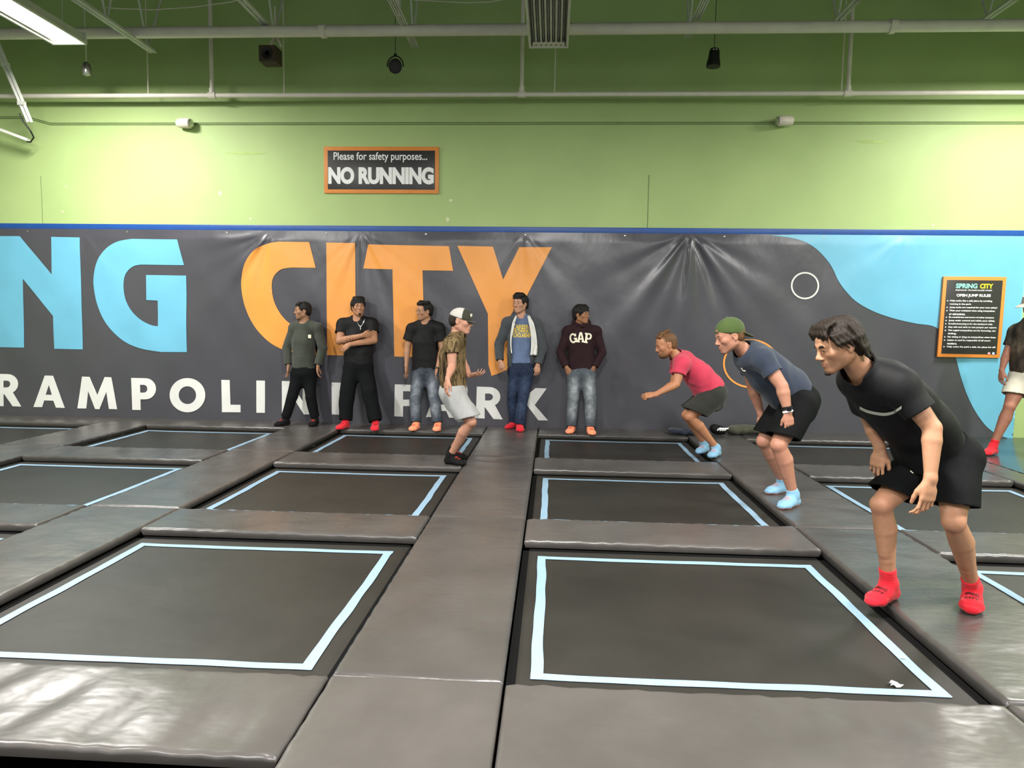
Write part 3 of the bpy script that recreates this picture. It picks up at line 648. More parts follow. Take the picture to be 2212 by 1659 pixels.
def field(prims, lo, hi, vox, grow=None):
    n = np.ceil((hi-lo)/vox).astype(int)+1; D = np.full(n, .5, np.float32)
    ax = [lo[i]+np.arange(n[i])*vox for i in range(3)]
    for p in prims:
        if grow is not None and p.op == 'cut': continue
        q = p if grow is None or p.op == 'cut' else p.grown(grow)
        k = getattr(q, 'k', .01); a, b = q.box(); m = k*1.5+vox*3
        i0 = np.clip(np.floor((a-m-lo)/vox).astype(int), 0, n); i1 = np.clip(np.ceil((b+m-lo)/vox).astype(int)+1, 0, n)
        if (i1 <= i0).any(): continue
        X, Y, Z = [ax[i][i0[i]:i1[i]].astype(np.float32) for i in range(3)]; X = X[:, None, None]; Y = Y[None, :, None]; Z = Z[None, None, :]
        sl = tuple(slice(i0[i], i1[i]) for i in range(3)); S = D[sl]
        if q.op == 'cut':
            pl = (X-q.p[0])*q.n[0]+(Y-q.p[1])*q.n[1]+(Z-q.p[2])*q.n[2]
            ins = ((X-q.p[0])**2+(Y-q.p[1])**2+(Z-q.p[2])**2) < q.rad**2
            D[sl] = np.where(ins, np.maximum(S, pl), S); continue
        d = q.ev(X, Y, Z).astype(np.float32)
        if q.op == '+':
            h = np.clip(k-np.abs(S-d), 0, None)/k; D[sl] = np.minimum(S, d)-h*h*k*.25
        else:
            h = np.clip(k-np.abs(S+d), 0, None)/k; D[sl] = np.maximum(S, -d)+h*h*k*.25
    return D
def nets(D, lo, vox):
    s = D < 0; n = np.array(D.shape)-1
    cnt = np.zeros(n, np.uint8)
    for i in (0, 1):
        for j in (0, 1):
            for k in (0, 1): cnt += s[i:i+n[0], j:j+n[1], k:k+n[2]]
    C = np.argwhere((cnt > 0) & (cnt < 8)); vid = np.full(n, -1, np.int32); vid[tuple(C.T)] = np.arange(len(C))
    P = np.zeros((len(C), 3)); N = np.zeros(len(C))
    cor = np.array([[i, j, k] for i in (0, 1) for j in (0, 1) for k in (0, 1)])
    val = np.stack([D[tuple((C+c).T)] for c in cor], 1)
    for a in range(8):
        for b in range(a+1, 8):
            if np.abs(cor[a]-cor[b]).sum() != 1: continue
            x = (val[:, a] < 0) != (val[:, b] < 0); den = val[:, a]-val[:, b]; t = np.where(x, val[:, a]/np.where(den == 0, 1, den), 0)
            P += np.where(x[:, None], cor[a]+(cor[b]-cor[a])*t[:, None], 0); N += x
    V = lo+(C+P/N[:, None])*vox; Fs = []
    for ax in range(3):
        o1, o2 = [(1, 2), (2, 0), (0, 1)][ax]; e = [0, 0, 0]; e[ax] = 1
        a = s[:-1, :, :] if ax == 0 else s[:, :-1, :] if ax == 1 else s[:, :, :-1]; b = s[1:, :, :] if ax == 0 else s[:, 1:, :] if ax == 1 else s[:, :, 1:]
        I = np.argwhere(a != b); m = (I[:, o1] > 0) & (I[:, o2] > 0) & (I[:, o1] < D.shape[o1]-1) & (I[:, o2] < D.shape[o2]-1); I = I[m]
        q = []
        for d1, d2 in ((-1, -1), (0, -1), (0, 0), (-1, 0)):
            J = I.copy(); J[:, o1] += d1; J[:, o2] += d2; q.append(vid[tuple(J.T)])
        q = np.stack(q, 1); ins = a[tuple(I.T)]; q[~ins] = q[~ins][:, ::-1]; Fs.append(q)
    Fq = np.vstack(Fs); return V, Fq[(Fq >= 0).all(1)]
def normals(V, Q):
    n = np.cross(V[Q[:, 2]]-V[Q[:, 0]], V[Q[:, 3]]-V[Q[:, 1]]); N = np.zeros_like(V)
    for i in range(4): np.add.at(N, Q[:, i], n)
    return N/(np.linalg.norm(N, axis=1, keepdims=True)+1e-12)
def relax(V, Q, it=1, f=.5):
    for _ in range(it):
        S = np.zeros_like(V); c = np.zeros(len(V))
        for i in range(4):
            for j in (1, 3): np.add.at(S, Q[:, i], V[Q[:, (i+j) % 4]]); np.add.at(c, Q[:, i], 1)
        V = V+(S/np.maximum(c, 1)[:, None]-V)*f
    return V
def bounds(prims, m):
    B = [p.box() for p in prims if p.op == '+']; return np.min([b[0] for b in B], 0)-m, np.max([b[1] for b in B], 0)+m
def solid(prims, vox, smooth=1):
    lo, hi = bounds(prims, vox*4); D = field(prims, lo, hi, vox); V, Q = nets(D, lo, vox); return relax(V, Q, smooth), Q
def shell(prims, vox, th, smooth=1, wr=0, wdir=(1, 1, 1), seed=0):
    """hollow garment: outer solid minus the same solid shrunk, open at its square-cut ends"""
    lo, hi = bounds(prims, vox*4+.02); D = field(prims, lo, hi, vox); I = field(prims, lo, hi, vox, -th); D = np.maximum(D, -I)
    V, Q = nets(D, lo, vox); V = relax(V, Q, smooth)
    if wr: V = crease(V, Q, wr, wdir, seed)
    return V, Q
def crease(V, Q, A, wdir=(1, 1, 1), seed=0):
    N = normals(V, Q); r = np.random.default_rng(seed); w = np.zeros(len(V)); P = V*V3(wdir)
    for fr, am in ((22, 1.), (38, .6), (64, .3)):
        d1, d2 = r.normal(size=3), r.normal(size=3); d1 /= np.linalg.norm(d1); d2 /= np.linalg.norm(d2)
        a = np.sin(P@d1*fr+r.uniform(0, 6)+1.8*np.sin(P@d2*fr*.45+r.uniform(0, 6))); m = .5+.5*np.sin(P@d2*fr*.3+r.uniform(0, 6))
        w += am*a*m*.75
    return V+N*(A*w)[:, None]

SK = lin('c59a83')
def set_tint(o, col):
    a = o.data.color_attributes.new('tint', 'FLOAT_COLOR', 'POINT'); a.data.foreach_set('color', np.column_stack([col, np.ones(len(col))]).astype(np.float32).ravel())
def sphere_fall(V, c, r): return np.clip(1-np.linalg.norm(V-V3(c), axis=1)/r, 0, 1)
M_SKIN = tinted('skin', .5, .35, 60, .06, .12, .08, 260)
M_EYE = plain('eye_white', 'd8d4cf', .2, .5, var=0); M_IRIS = plain('dark_iris', '1d1512', .15, .5, var=0)

def hand(pr, wr, d, n, side, curl=.5, s=1., spread=.12, thumb=.6):
    """wrist, finger direction, palm normal, side 'L'/'R'"""
    d = nrm(d); n = nrm(V3(n)-d*np.dot(n, d)); t = np.cross(d, n) if side == 'R' else np.cross(n, d)
    rot = lambda a: (d*math.cos(a)+n*math.sin(a))
    wr = V3(wr); pr.append(Cone(wr-d*.01*s, wr+d*.05*s, (.027*s, .019*s), (.036*s, .016*s), t, k=.02*s)); pr.append(Cone(wr+d*.04*s, wr+d*.085*s, (.039*s, .015*s), (.039*s, .0125*s), t, k=.012*s))
    for i, (o, ls, r) in enumerate(((.030, (.044, .026, .021), .0088), (.0102, (.047, .030, .022), .0090), (-.0102, (.044, .028, .021), .0086), (-.029, (.034, .021, .018), .0076))):
        p = wr+d*(.088-.004*abs(i-1))*s+t*o*s; c = curl*(1+.18*i); a = .25*c
        pr.append(Cone(wr+d*.05*s+t*o*.8*s, p, .013*s, .0105*s, t, k=.008*s))
        for j, l in enumerate(ls):
            q = p+(rot(a)+t*(1.2-i*.8)*spread)*l*s; pr.append(Cone(p, q, (r-.0008*j)*s, (r-.0008*(j+1))*s, t, k=.004*s)); p = q; a += c*(.95 if j == 0 else .75)
    p = wr+d*.022*s+t*.022*s+n*.004*s; q = p+(d*.74+t*.46+n*.5*thumb)*.046*s; u = q+(d*.9+t*.12+n*.5*thumb)*.034*s; v = u+(d*.93-t*.06+n*.55*thumb)*.027*s
    pr.append(Cone(p, q, .017*s, .0125*s, k=.014*s)); pr.append(Cone(q, u, .0115*s, .0105*s, k=.004*s)); pr.append(Cone(u, v, .0105*s, .0085*s, k=.003*s))
def arm(pr, sh, el, wr, s=1., hd=None, hn=None, side='L', curl=.5, hs=1., fat=1., **k):
    sh, el, wr = V3(sh), V3(el), V3(wr)
    pr.append(Ell(sh, .058*s*fat, k=.03)); m = sh+(el-sh)*.45
    pr += [Cone(sh, m, .055*s*fat, .052*s*fat, k=.02), Cone(m, el, .052*s*fat, .041*s*fat, k=.004)]
    f = el+(wr-el)*.25; pr += [Cone(el, f, .041*s*fat, .0445*s*fat, k=.008), Cone(f, wr, (.0445*s*fat, .043*s*fat), (.029*s, .0235*s), np.cross(wr-el, hn if hn is not None else (0, 1, 0)), k=.004)]
    if hd is not None: hand(pr, wr+nrm(wr-el)*.008, hd, hn, side, curl, hs, **k)
def leg(pr, hip, kn, an, s=1., fat=1., back=None):
    hip, kn, an = V3(hip), V3(kn), V3(an); back = nrm(back) if back is not None else V3((0, 1, 0)); m = hip+(kn-hip)*.5
    pr += [Cone(hip, m, .088*s*fat, .076*s*fat, k=.03), Cone(m, kn, .076*s*fat, .053*s*fat, k=.004), Ell(kn-back*.004, .0485*s*fat, k=.012)]
    c = kn+(an-kn)*.3+back*.016; e = kn+(an-kn)*.68+back*.004
    pr += [Cone(kn, c, .048*s*fat, .0575*s*fat, k=.012), Cone(c, e, .0565*s*fat, .041*s*fat, k=.004), Cone(e, an, .041*s*fat, .035*s, k=.004), Cone(kn-back*.012, kn+(an-kn)*.6-back*.012, .036*s*fat, .03*s*fat, k=.012)]
def foot(pr, an, heel, toe, s=1., g=0.):
    an, heel, toe = V3(an), V3(heel), V3(toe); d = toe-heel; L = np.linalg.norm(d); d = d/L; up = V3((0, 0, 1)); side = np.cross(d, up)
    h = heel+d*.035*s; mid = heel+d*L*.45; ball = heel+d*L*.72; tip = toe-d*.025*s
    for q, r in ((h, .034), (ball, .026), (tip, .02)): q[2] += 0
    pr += [Cone(an, h+up*.033*s, (.037*s+g,)*2, (.034*s+g,)*2, d, k=.03), Cone(an, mid+up*.042*s, .036*s+g, (.036*s+g, .030*s+g), side, k=.03),
           Cone(h+up*.03*s, ball+up*.024*s, (.034*s+g, .03*s+g), (.046*s+g, .024*s+g), side, k=.025), Cone(mid+up*.045*s, ball+up*.03*s, (.036*s+g, .028*s+g), (.042*s+g, .02*s+g), side, k=.03),
           Cone(ball+up*.024*s, tip+up*.02*s, (.046*s+g, .023*s+g), (.034*s+g, .017*s+g), side, k=.02)]
class Head:
    def __init__(s, c, f, up=(0, 0, 1), size=1.):
        s.c = V3(c); s.f, s.u, l = frame_of(f, up); s.l = np.cross(s.u, s.f); s.s = size; s.R = np.column_stack([s.f, s.l, s.u])
    def __call__(s, f, l, u): return s.c+(s.f*f+s.l*l+s.u*u)*s.s
    def loc(s, V): return ((V-s.c)@s.R)/s.s
    def ell(s, c, r, k=.012, op='+', tilt=0):
        R = s.R
        if tilt: ct, st = math.cos(tilt), math.sin(tilt); R = R@np.array([[ct, 0, st], [0, 1, 0], [-st, 0, ct]])
        return Ell(s(*c), V3(r)*s.s, R, k*s.s, op)
    def cone(s, a, b, ra, rb=None, k=.008, op='+', U=(0, 1, 0)):
        sc = lambda r: None if r is None else (r*s.s if np.isscalar(r) else tuple(q*s.s for q in r))
        return Cone(s(*a), s(*b), sc(ra), sc(rb), s.R@V3(U), k=k*s.s, op=op)
def head(pr, H, nose=1., jaw=1., fat=0., mouth=0.):
    e, c = H.ell, H.cone
    pr += [e((-.016, 0, .036), (.098, .077+fat*.3, .086)), e((.034, 0, -.02), (.06, .064+fat, .085), .03), e((.055, 0, .05), (.04, .058, .05), .03)]
    for q in (-1, 1):
        pr += [c((-.01, q*(.054+fat), -.05), (.07, q*.02, -.098*jaw), .022+fat*.5, .017, .025), e((.062, q*.042, -.014), (.028, .026, .024), .02),
               c((.083, q*.044, .026), (.094, q*.012, .027), .010, .011, .014)]
    pr += [e((.078, 0, -.098*jaw), (.021, .024, .019), .02), e((.075, 0, -.062), (.024, .032, .03), .02)]
    for q in (-1, 1): pr.append(e((.098, q*.031, .006), (.014, .019, .012), .012, '-'))
    pr += [c((.09, 0, .022), (.106+.006*nose, 0, -.022), (.0085, .009), (.0115*nose, .0115), .014), e((.110+.006*nose, 0, -.026), (.0115*nose, .012, .0105), .01)]
    for q in (-1, 1): pr.append(e((.105, q*.0125, -.032), (.011, .008, .008), .006))
    pr += [c((.088, -.022, -.056), (.0985, 0, -.052), .0065, .008, .006), c((.088, .022, -.056), (.0985, 0, -.052), .0065, .008, .006),
           c((.086, -.019, -.066), (.0965, 0, -.0685), .0065, .009, .006), c((.086, .019, -.066), (.0965, 0, -.0685), .0065, .009, .006)]
    if mouth: pr.append(e((.1, 0, -.0605), (.02, .017, .004+mouth*.006), .004, '-'))
    for q in (-1, 1):
        pr += [e((.082, q*.031, .0085), (.0135, .0150, .0125), .004), c((.0845, q*.046, .0105), (.0945, q*.020, .0125), .0058, .0062, .005), c((.083, q*.044, -.003), (.0915, q*.021, -.003), .0052, .0052, .005),
               e((-.012, q*.078, .0), (.021, .0085, .033), .006, tilt=.25), e((-.006, q*.086, .002), (.011, .007, .017), .005, '-', .25), c((-.012, q*.072, -.01), (-.006, q*.078, -.028), .008, .008, .006)]
def eyes(root, H, look=0.):
    for q in (-1, 1):
        bm = bmesh.new(); bmesh.ops.create_uvsphere(bm, u_segments=16, v_segments=12, radius=.0112*H.s)
        v = np.array([x.co for x in bm.verts]); f = [[x.index for x in fc.verts] for fc in bm.faces]; bm.free()
        # pole (+z) faces the look direction
        R = np.column_stack([H.l, H.u, H.f]); g = nrm(H.f+H.l*look); R = np.column_stack([nrm(np.cross(H.u, g)), H.u, g])
        o = mesh_obj('eye', v@R.T+H(.0852, q*.031, .0065), f, [M_EYE, M_IRIS], root)
        mi = [1 if (sum(v[i][2] for i in fc)/len(fc)) > .0088*H.s else 0 for fc in f]; o.data.polygons.foreach_set('material_index', mi)
def brows(root, H, m, lift=0., r=.0042):
    for q in (-1, 1):
        MB().tube([H(.0985, q*.012, .027+lift), H(.1, q*.024, .0315+lift), H(.0935, q*.037, .0315+lift), H(.083, q*.047, .026+lift)], [r*H.s, r*1.2*H.s, r*1.1*H.s, r*.5*H.s], 8).ob('eyebrow', m, root)
def face_tint(V, H, base, lip=.5, stubble=0., red=.3):
    """skin colour: warmer cheeks and nose, darker lips, beard shadow"""
    P = H.loc(V); c = np.tile(V3(base)*V3((.84, .82, .8)), (len(V), 1)); near = np.linalg.norm(P, axis=1) < .17
    def mixin(w, col): c[:] = c*(1-w[:, None])+V3(col)*w[:, None]
    w = np.exp(-(((P[:, 0]-.095)/.02)**2+(P[:, 1]/.02)**2+((P[:, 2]+.061)/.0085)**2)); mixin(np.clip(w*1.3, 0, 1)*lip*near, lin('9c5a50'))
    w = np.exp(-(((P[:, 0]-.07)/.03)**2+((np.abs(P[:, 1])-.045)/.02)**2+((P[:, 2]+.02)/.02)**2)); mixin(w*red*near, lin('c07a66'))
    if stubble:
        w = np.clip((-.035-P[:, 2])/.02, 0, 1)*np.clip((P[:, 0]-.0)/.03, 0, 1)*(1-np.exp(-((P[:, 0]-.1)/.012)**2-((P[:, 2]+.061)/.009)**2-(P[:, 1]/.02)**2))*(P[:, 2] > -.14)
        mixin(w*stubble*near, lin('3b2a20'))
    return c
def garment(name, V, Q, m, root, tint=None, label=None, th=None):
    o = mesh_obj(name, V, Q, m, root)
    if tint is not None: set_tint(o, tint)
    if label: o['label'] = label
    return o
def bvh(V, Q): return BVHTree.FromPolygons(V.tolist(), Q.tolist())
def stick_on(name, v2, f, origin, U, Vv, D, tree, m, parent, lift=.0025, label=None):
    """lays flat lettering on a garment by casting along D"""
    U, Vv, D = nrm(U), nrm(Vv), nrm(D); out = []; last = None
    for x, y in v2:
        p = V3(origin)+U*x+Vv*y; h = tree.ray_cast(Vector(p-D*.3), Vector(D), .6)
        if h[0] is None: q = p if last is None else p+D*last
        else: q = np.array(h[0])-D*lift; last = float(np.dot(q-p, D))
        out.append(q)
    o = mesh_obj(name, out, f, m, parent, True)
    if label: o['label'] = label
    return o
def hairmat(name, col): return _hair(name, col)
def _hair(name, col):
    if name in _mc: return _mc[name]
    t = NT(name); setp(t.b, None, .6, .3); c = lin(col)
    t.l(t.ramp(t.noise(110, 4, (1, 1, .22)), [(.3, [x*.55 for x in c]), (.75, [x*1.5 for x in c])]), t.b.inputs['Base Color'])
    t.bump(t.noise(190, 3, (1, 1, .18)), .8, .005); _mc[name] = t.m; return t.m
def hair(root, H, m, prims, vox, amp=.003, name='hair', fr=220):
    V, Q = solid(prims, vox, 4); P = H.loc(V); N = normals(V, Q)
    a = np.arctan2(P[:, 1], P[:, 0]+.01); w = np.sin(a*fr*.12+P[:, 2]*60+2*np.sin(P[:, 2]*30+a*5))*.6+np.sin(a*fr*.3+P[:, 0]*90)*.4
    return garment(name, V+N*(amp*w)[:, None], Q, m, root)

# ------------------------------------------------------------------ shared clothing / body assembly
UP = V3((0, 0, 1)); J = W
def torso(pr, pel, chest, neck, shs, hb, lat, s=1., fat=1.):
    fat = .5*fat+.42; s = s*.94
    pel, chest, neck, hb = V3(pel), V3(chest), V3(neck), V3(hb); ax = nrm(pel-chest)
    pr += loft([(pel+ax*.07, .12*s, .09*s), (pel, .160*s*fat, .118*s*fat), ((pel+chest)/2, .142*s*fat, .108*s*fat), (chest, .165*s*fat, .115*s*fat), (chest+(neck-chest)*.7, .14*s, .088*s)], lat, k=.012)
    for q in shs: pr += [Cone(neck+(hb-neck)*.2, V3(q), .044*s, .052*s, k=.035), Cone(chest+(neck-chest)*.45, V3(q), .07*s, .058*s, k=.03)]
    pr += [Cone(neck-(hb-neck)*.4, hb, .062*s, .055*s, k=.03)]
def shirt_prims(secs, lat, neck, hb, arms, nk=.068, fw=(0, -1, 0)):
    """secs: lofted trunk from collar to hem; arms: (shoulder, [points], [radii])"""
    pr = loft(secs, lat, False, True, k=.012)
    for sh, pts, rs in arms:
        sh = V3(sh); pr += [Cone(V3(secs[0][0]), sh, .055, rs[0]*.86, k=.05), Cone(V3(secs[1][0]), sh-UP*.01, .075, rs[0]*.9, k=.05)]
        P = [sh]+[V3(p) for p in pts]
        for i in range(len(P)-1): pr.append(Cone(P[i], P[i+1], rs[i]*(.9 if i == 0 else 1), rs[i+1], flat1=(i == len(P)-2), k=.03 if i == 0 else .006))
    hb, neck = V3(hb), V3(neck); d = nrm(hb-neck); c = Cone(neck-d*.015, neck+d*.16, nk, nk+.02, k=.012, op='-'); pr.append(c); pr.append(Ell(neck+V3(fw)*.055+d*.015, .052, k=.012, op='-'))
    return pr
def feet(R, sc, m, vox, tops=.085):
    out = []
    for an, heel, toe, kn, s in zip(R['an'], R['heel'], R['toe'], R['kn'], sc):
        pr = []; foot(pr, an, heel, toe, s, .0035); a = V3(an); d = nrm(V3(kn)-a)
        pr.append(Cone(a-UP*.015, a+d*tops, .0405*s, .0425*s, flat1=True, k=.015))
        V, Q = solid(pr, vox, 2); V[:, 2] = np.maximum(V[:, 2], .003)
        N = normals(V, Q); V = V+N*(.0005*np.sin(V[:, 2]*420))[:, None]
        o = garment('sock', V, Q, m, R['root']); out.append((o, V, Q))
    return out
def person(loc, label): return empty('person', loc, label, 'person')
def body(root, pr, H, vox, base=SK, stubble=0., extra=None, lip=.5):
    V, Q = solid(pr, vox, 3); V[:, 2] = np.maximum(V[:, 2], .006); c = face_tint(V, H, base, lip, stubble)
    if extra is not None: c = extra(V, c)
    o = mesh_obj('body', V, Q, M_SKIN, root); set_tint(o, c); return o, V, Q
def knees_red(pts, r=.09, col='a86a58', am=.45):
    def fn(V, c):
        for p in pts: w = sphere_fall(V, p, r)*am; c = c*(1-w[:, None])+V3(lin(col))*w[:, None]
        return c
    return fn
def denim_tint(V, base, fade, pts, r=.16, am=.75, seed=0):
    c = np.tile(V3(lin(base)), (len(V), 1)); f = V3(lin(fade)); s = np.random.default_rng(seed)
    for p, rr in pts:
        q = V-V3(p); w = np.exp(-((q[:, 0]/.06)**2+(q[:, 2]/rr)**2))*am*(.85+.15*np.sin(V[:, 2]*45+2*np.sin(V[:, 0]*35+s.uniform(0, 6))))*(q[:, 1] < .03)
        w = np.clip(w, 0, 1); c = c*(1-w[:, None])+f*w[:, None]
    return c
M_DENIM = tinted('denim', .85, .15, 24, .28, 0, .4, 500)
HB = _hair('black_hair', '16120f'); HBR = _hair('brown_hair', '20170f'); HSB = _hair('sandy_hair', '6a4a30')
C_BLK = cloth('black_cotton', '0f0f11', .68, 380, .12, .22); C_BLKP = cloth('black_trousers', '131416', .9, 300, .15, .08); C_OLV = cloth('olive_cotton', '40433c', .9, 380, .12)
S_RED = cloth('red_knit', 'cf2230', .85, 260, .1); S_ORG = cloth('orange_knit', 'ff9a72', .85, 260, .08); S_BLK = cloth('black_knit', '161516', .9, 260); S_BLU = cloth('pale_blue_knit', '7ba6c4', .85, 260, .1)
M_REDP = plain('red_print', 'c8402e', .6, var=0); M_BLKP = plain('black_print', '1a0f12', .6, var=0); M_PINKP = plain('coral_print', 'e79a93', .6, var=0); M_CREAMP = plain('cream_print', 'e6dfc8', .7, var=.05); M_YELP = plain('gold_print', 'ecc93a', .6, var=.05)
def base_hair(H, grow=0., line=.062, back=-.065, k=.01):
    e = H.ell
    return [e((-.02, 0, .042), (.102+grow, .082+grow, .089+grow), k), e((-.05, 0, -.01), (.062+grow, .072+grow, .07), .02),
            e((.105, 0, -.035), (.075, .11, .085+line-.062), .012, '-'), Cut(H(-.05, 0, back), -H.u*.9+H.f*.25, .16*H.s),
            e((.0, .09, -.02), (.03, .03, .05), .01, '-'), e((.0, -.09, -.02), (.03, .03, .05), .01, '-')]
def lock(H, pts, r0, r1=.004, flat=.5):
    out = []; n = len(pts)-1
    for i in range(n):
        a = r0+(r1-r0)*i/n; b = r0+(r1-r0)*(i+1)/n; out.append(H.cone(pts[i], pts[i+1], (a, a*flat), (b, b*flat), .013, U=(0, 1, 0)))
    return out
def fringe(H, n, z0, z1, spread=.06, r=.016, drop=0., sweep=0., f=.085):
    out = []
    for i in range(n):
        t = -1+2*i/(n-1) if n > 1 else 0; l = t*spread
        fx = f*math.sqrt(max(.1, 1-(l/.085)**2)); jit = rng.uniform(-.006, .006)
        out += lock(H, [(fx*.55, l*.8, z0+.02), (fx*.95+.004, l+sweep*.3, z0-.004), (fx+.012, l+sweep, z1+jit+abs(t)*drop)], r, .005, .7)
    return out

# ------------------------------------------------------------------ the men along the wall
def stander(label, Y, hc, f, size, neck, sh, el, wr, hip, kn, an, toes, splay, hd, hn, skin, vox=.0062, s=1., fat=1., curl=.5, stub=0., ly=(.0, -.02, -.07), hips=None, mouth=0., legfat=1., back=None, extra=None):
    g = lambda p, dy=0.: J(p[0], p[1], Y+dy)
    R = {}; R['H'] = H = Head(g(hc, -.02), f, (f[0]*-.05, .0, 1), size); R['neck'] = nk = g(neck, .01); hb = H(-.03, 0, -.075); R['hb'] = hb
    R['sh'] = [g(sh[0], ly[0]), g(sh[1], ly[0])]; R['el'] = [g(el[0], el[0][2] if len(el[0]) > 2 else ly[1]), g(el[1], el[1][2] if len(el[1]) > 2 else ly[1])]
    R['wr'] = [g(wr[0], wr[0][2] if len(wr[0]) > 2 else ly[2]), g(wr[1], wr[1][2] if len(wr[1]) > 2 else ly[2])]
    R['toe'] = [G(*t, .0) for t in toes]; R['heel'] = []; R['an'] = []
    for i, t in enumerate(R['toe']):
        d = nrm((splay[i], -1, 0)); h = t-d*.245*s; R['heel'].append(h); a = h+d*.062+UP*.085; R['an'].append(a)
    pel = g(hip, -.04); R['pel'] = pel; chest = (nk*.6+pel*.4)+V3((0, .0, 0)); R['chest'] = chest
    hw = .088*s if hips is None else hips
    R['hip'] = [pel+V3((-hw, 0, -.03)), pel+V3((hw, 0, -.03))]
    R['kn'] = []
    for i in (0, 1): q = J(kn[i][0], kn[i][1], (R['hip'][i][1]*.45+R['an'][i][1]*.55)-.03); R['kn'].append(q)
    ft = (R['toe'][0]+R['toe'][1])/2
    root = person((ft[0], ft[1]+.1, 0), label); R['root'] = root; lat = nrm(R['sh'][1]-R['sh'][0]); R['lat'] = lat
    pr = []; torso(pr, pel, chest, nk, R['sh'], hb, lat, s, fat); head(pr, H, mouth=mouth)
    for i, sd in enumerate('RL'):
        arm(pr, R['sh'][i], R['el'][i], R['wr'][i], s*.95, hd[i], hn[i], sd, curl, .95*s, fat)
        leg(pr, R['hip'][i], R['kn'][i], R['an'][i], s*.95*legfat); foot(pr, R['an'][i], R['heel'][i], R['toe'][i], s, -.004)
    R['body'] = body(root, pr, H, vox, lin(skin), stub, extra); eyes(root, H); return R
def tee(R, hem, Y, half, m, sleeve=.62, name='t_shirt', seed=1, loose=1., wr=.004, long=False, srad=(.076, .074), dy=-.03, vox=.0065, nk=.066, chestw=None):
    H = R['H']; h = J(hem[0], hem[1], Y+dy); nk_, ch, pel = R['neck'], R['chest'], R['pel']; hw = half*Y/F; cw = chestw or hw*1.0
    secs = [(nk_+UP*.012, .075, .068), (nk_-UP*.075, .125*loose, .095), (ch, cw, .135*loose), ((ch+h)/2, (cw+hw)/2, .13*loose), (h, hw, .132*loose)]
    arms = []
    for i in (0, 1):
        if long: arms.append((R['sh'][i], [R['el'][i], R['wr'][i]+(R['el'][i]-R['wr'][i])*.06], [srad[0], srad[1], .052]))
        else: arms.append((R['sh'][i], [R['sh'][i]+(R['el'][i]-R['sh'][i])*sleeve], list(srad)))
    pr = shirt_prims(secs, R['lat'], nk_, R['hb'], arms, nk); V, Q = shell(pr, vox, .014, 2, wr, (1, 1, .5), seed)
    return garment(name, V, Q, m, R['root']), V, Q
def trousers(R, top, Y, m, rad=(.1, .083, .074), seed=2, wr=.005, name='trousers', tint=None, short=None, vox=.0065, waist=.158, up=.0, fat=1.):
    t = J(top[0], top[1], Y-.035); pel = R['pel']
    pr = loft([(t, waist, .118*fat), (pel, waist+.012, .128*fat), (pel-UP*.09, .13, .105*fat)], R['lat'], True, False, k=.05)
    for i in (0, 1):
        a, k_, n = R['hip'][i], R['kn'][i], R['an'][i]; e = n+UP*up
        pr += [Cone(a, k_, rad[0], rad[1], k=.05), Cone(k_, e, rad[1], rad[2], flat1=True, k=.008)]
    V, Q = shell(pr, vox, .014, 2, wr, (1, 1, .8), seed); c = tint(V) if tint else None
    low = V[:, 2] < .4; 
    return garment(name, V, Q, m, R['root'], c), V, Q
def sock_print(R, S, m, txt=('SPRING', 'CITY'), w=.05):
    for (o, V, Q), an, toe, heel in zip(S, R['an'], R['toe'], R['heel']):
        t = bvh(V, Q); d = nrm(toe-heel); sd = np.cross(d, UP); L = np.linalg.norm(toe-heel)
        for k, wd in enumerate(txt):     # printed across the instep, reading from the toe side
            v, f = text2d(wd, w, .02, .02, .008); stick_on('lettering', v, f, heel+d*L*(.56+.115*k)+UP*(.072-.012*k), -sd, UP*.5-d*.86, -(UP*.86+d*.5), t, m, o, .003)
DN = V3((0, -.12, -1))

# man in olive long sleeve
Y1 = 9.46
R = stander('young man in olive long-sleeved shirt, leftmost against the banner, looking left', Y1, (654, 672), (-.86, -.5, -.04), .93, (656, 694), ((634, 708), (685, 708)), ((620, 752), (697, 752)), ((623, 790), (687, 790)),
            (656, 806), ((632, 856), (671, 858)), None, ((592, 921), (670, 922)), (-.75, -.05), (DN, DN), ((-1, .0, 0), (1, .0, 0)), 'b08468', s=.96, fat=.95, stub=.25)
tee(R, (656, 808), Y1, 25, C_OLV, long=True, name='long_sleeved_shirt', seed=3, wr=.006, chestw=.155, srad=(.068, .06)); sh_o = R['root'].children[-1]
Vs = np.array([v.co for v in sh_o.data.vertices])+np.array(R['root'].location)
c = J(666, 727, 9.25); MB().box((c[0]-.02, c[1]+.045, c[2]-.024), (c[0]+.02, c[1]+.06, c[2]+.024), .004).ob('pocket_patch', M_CREAMP, R['root'])
trousers(R, (656, 793), Y1, C_BLKP, (.088, .072, .062), 4, .005, up=.02, waist=.14)
S = feet(R, (.98, .98), S_BLK, .006); sock_print(R, S, M_REDP)
hair(R['root'], R['H'], HB, base_hair(R['H'], .008, .058)+fringe(R['H'], 5, .105, .05, .055, .018, sweep=.01), .0055); brows(R['root'], R['H'], HB)

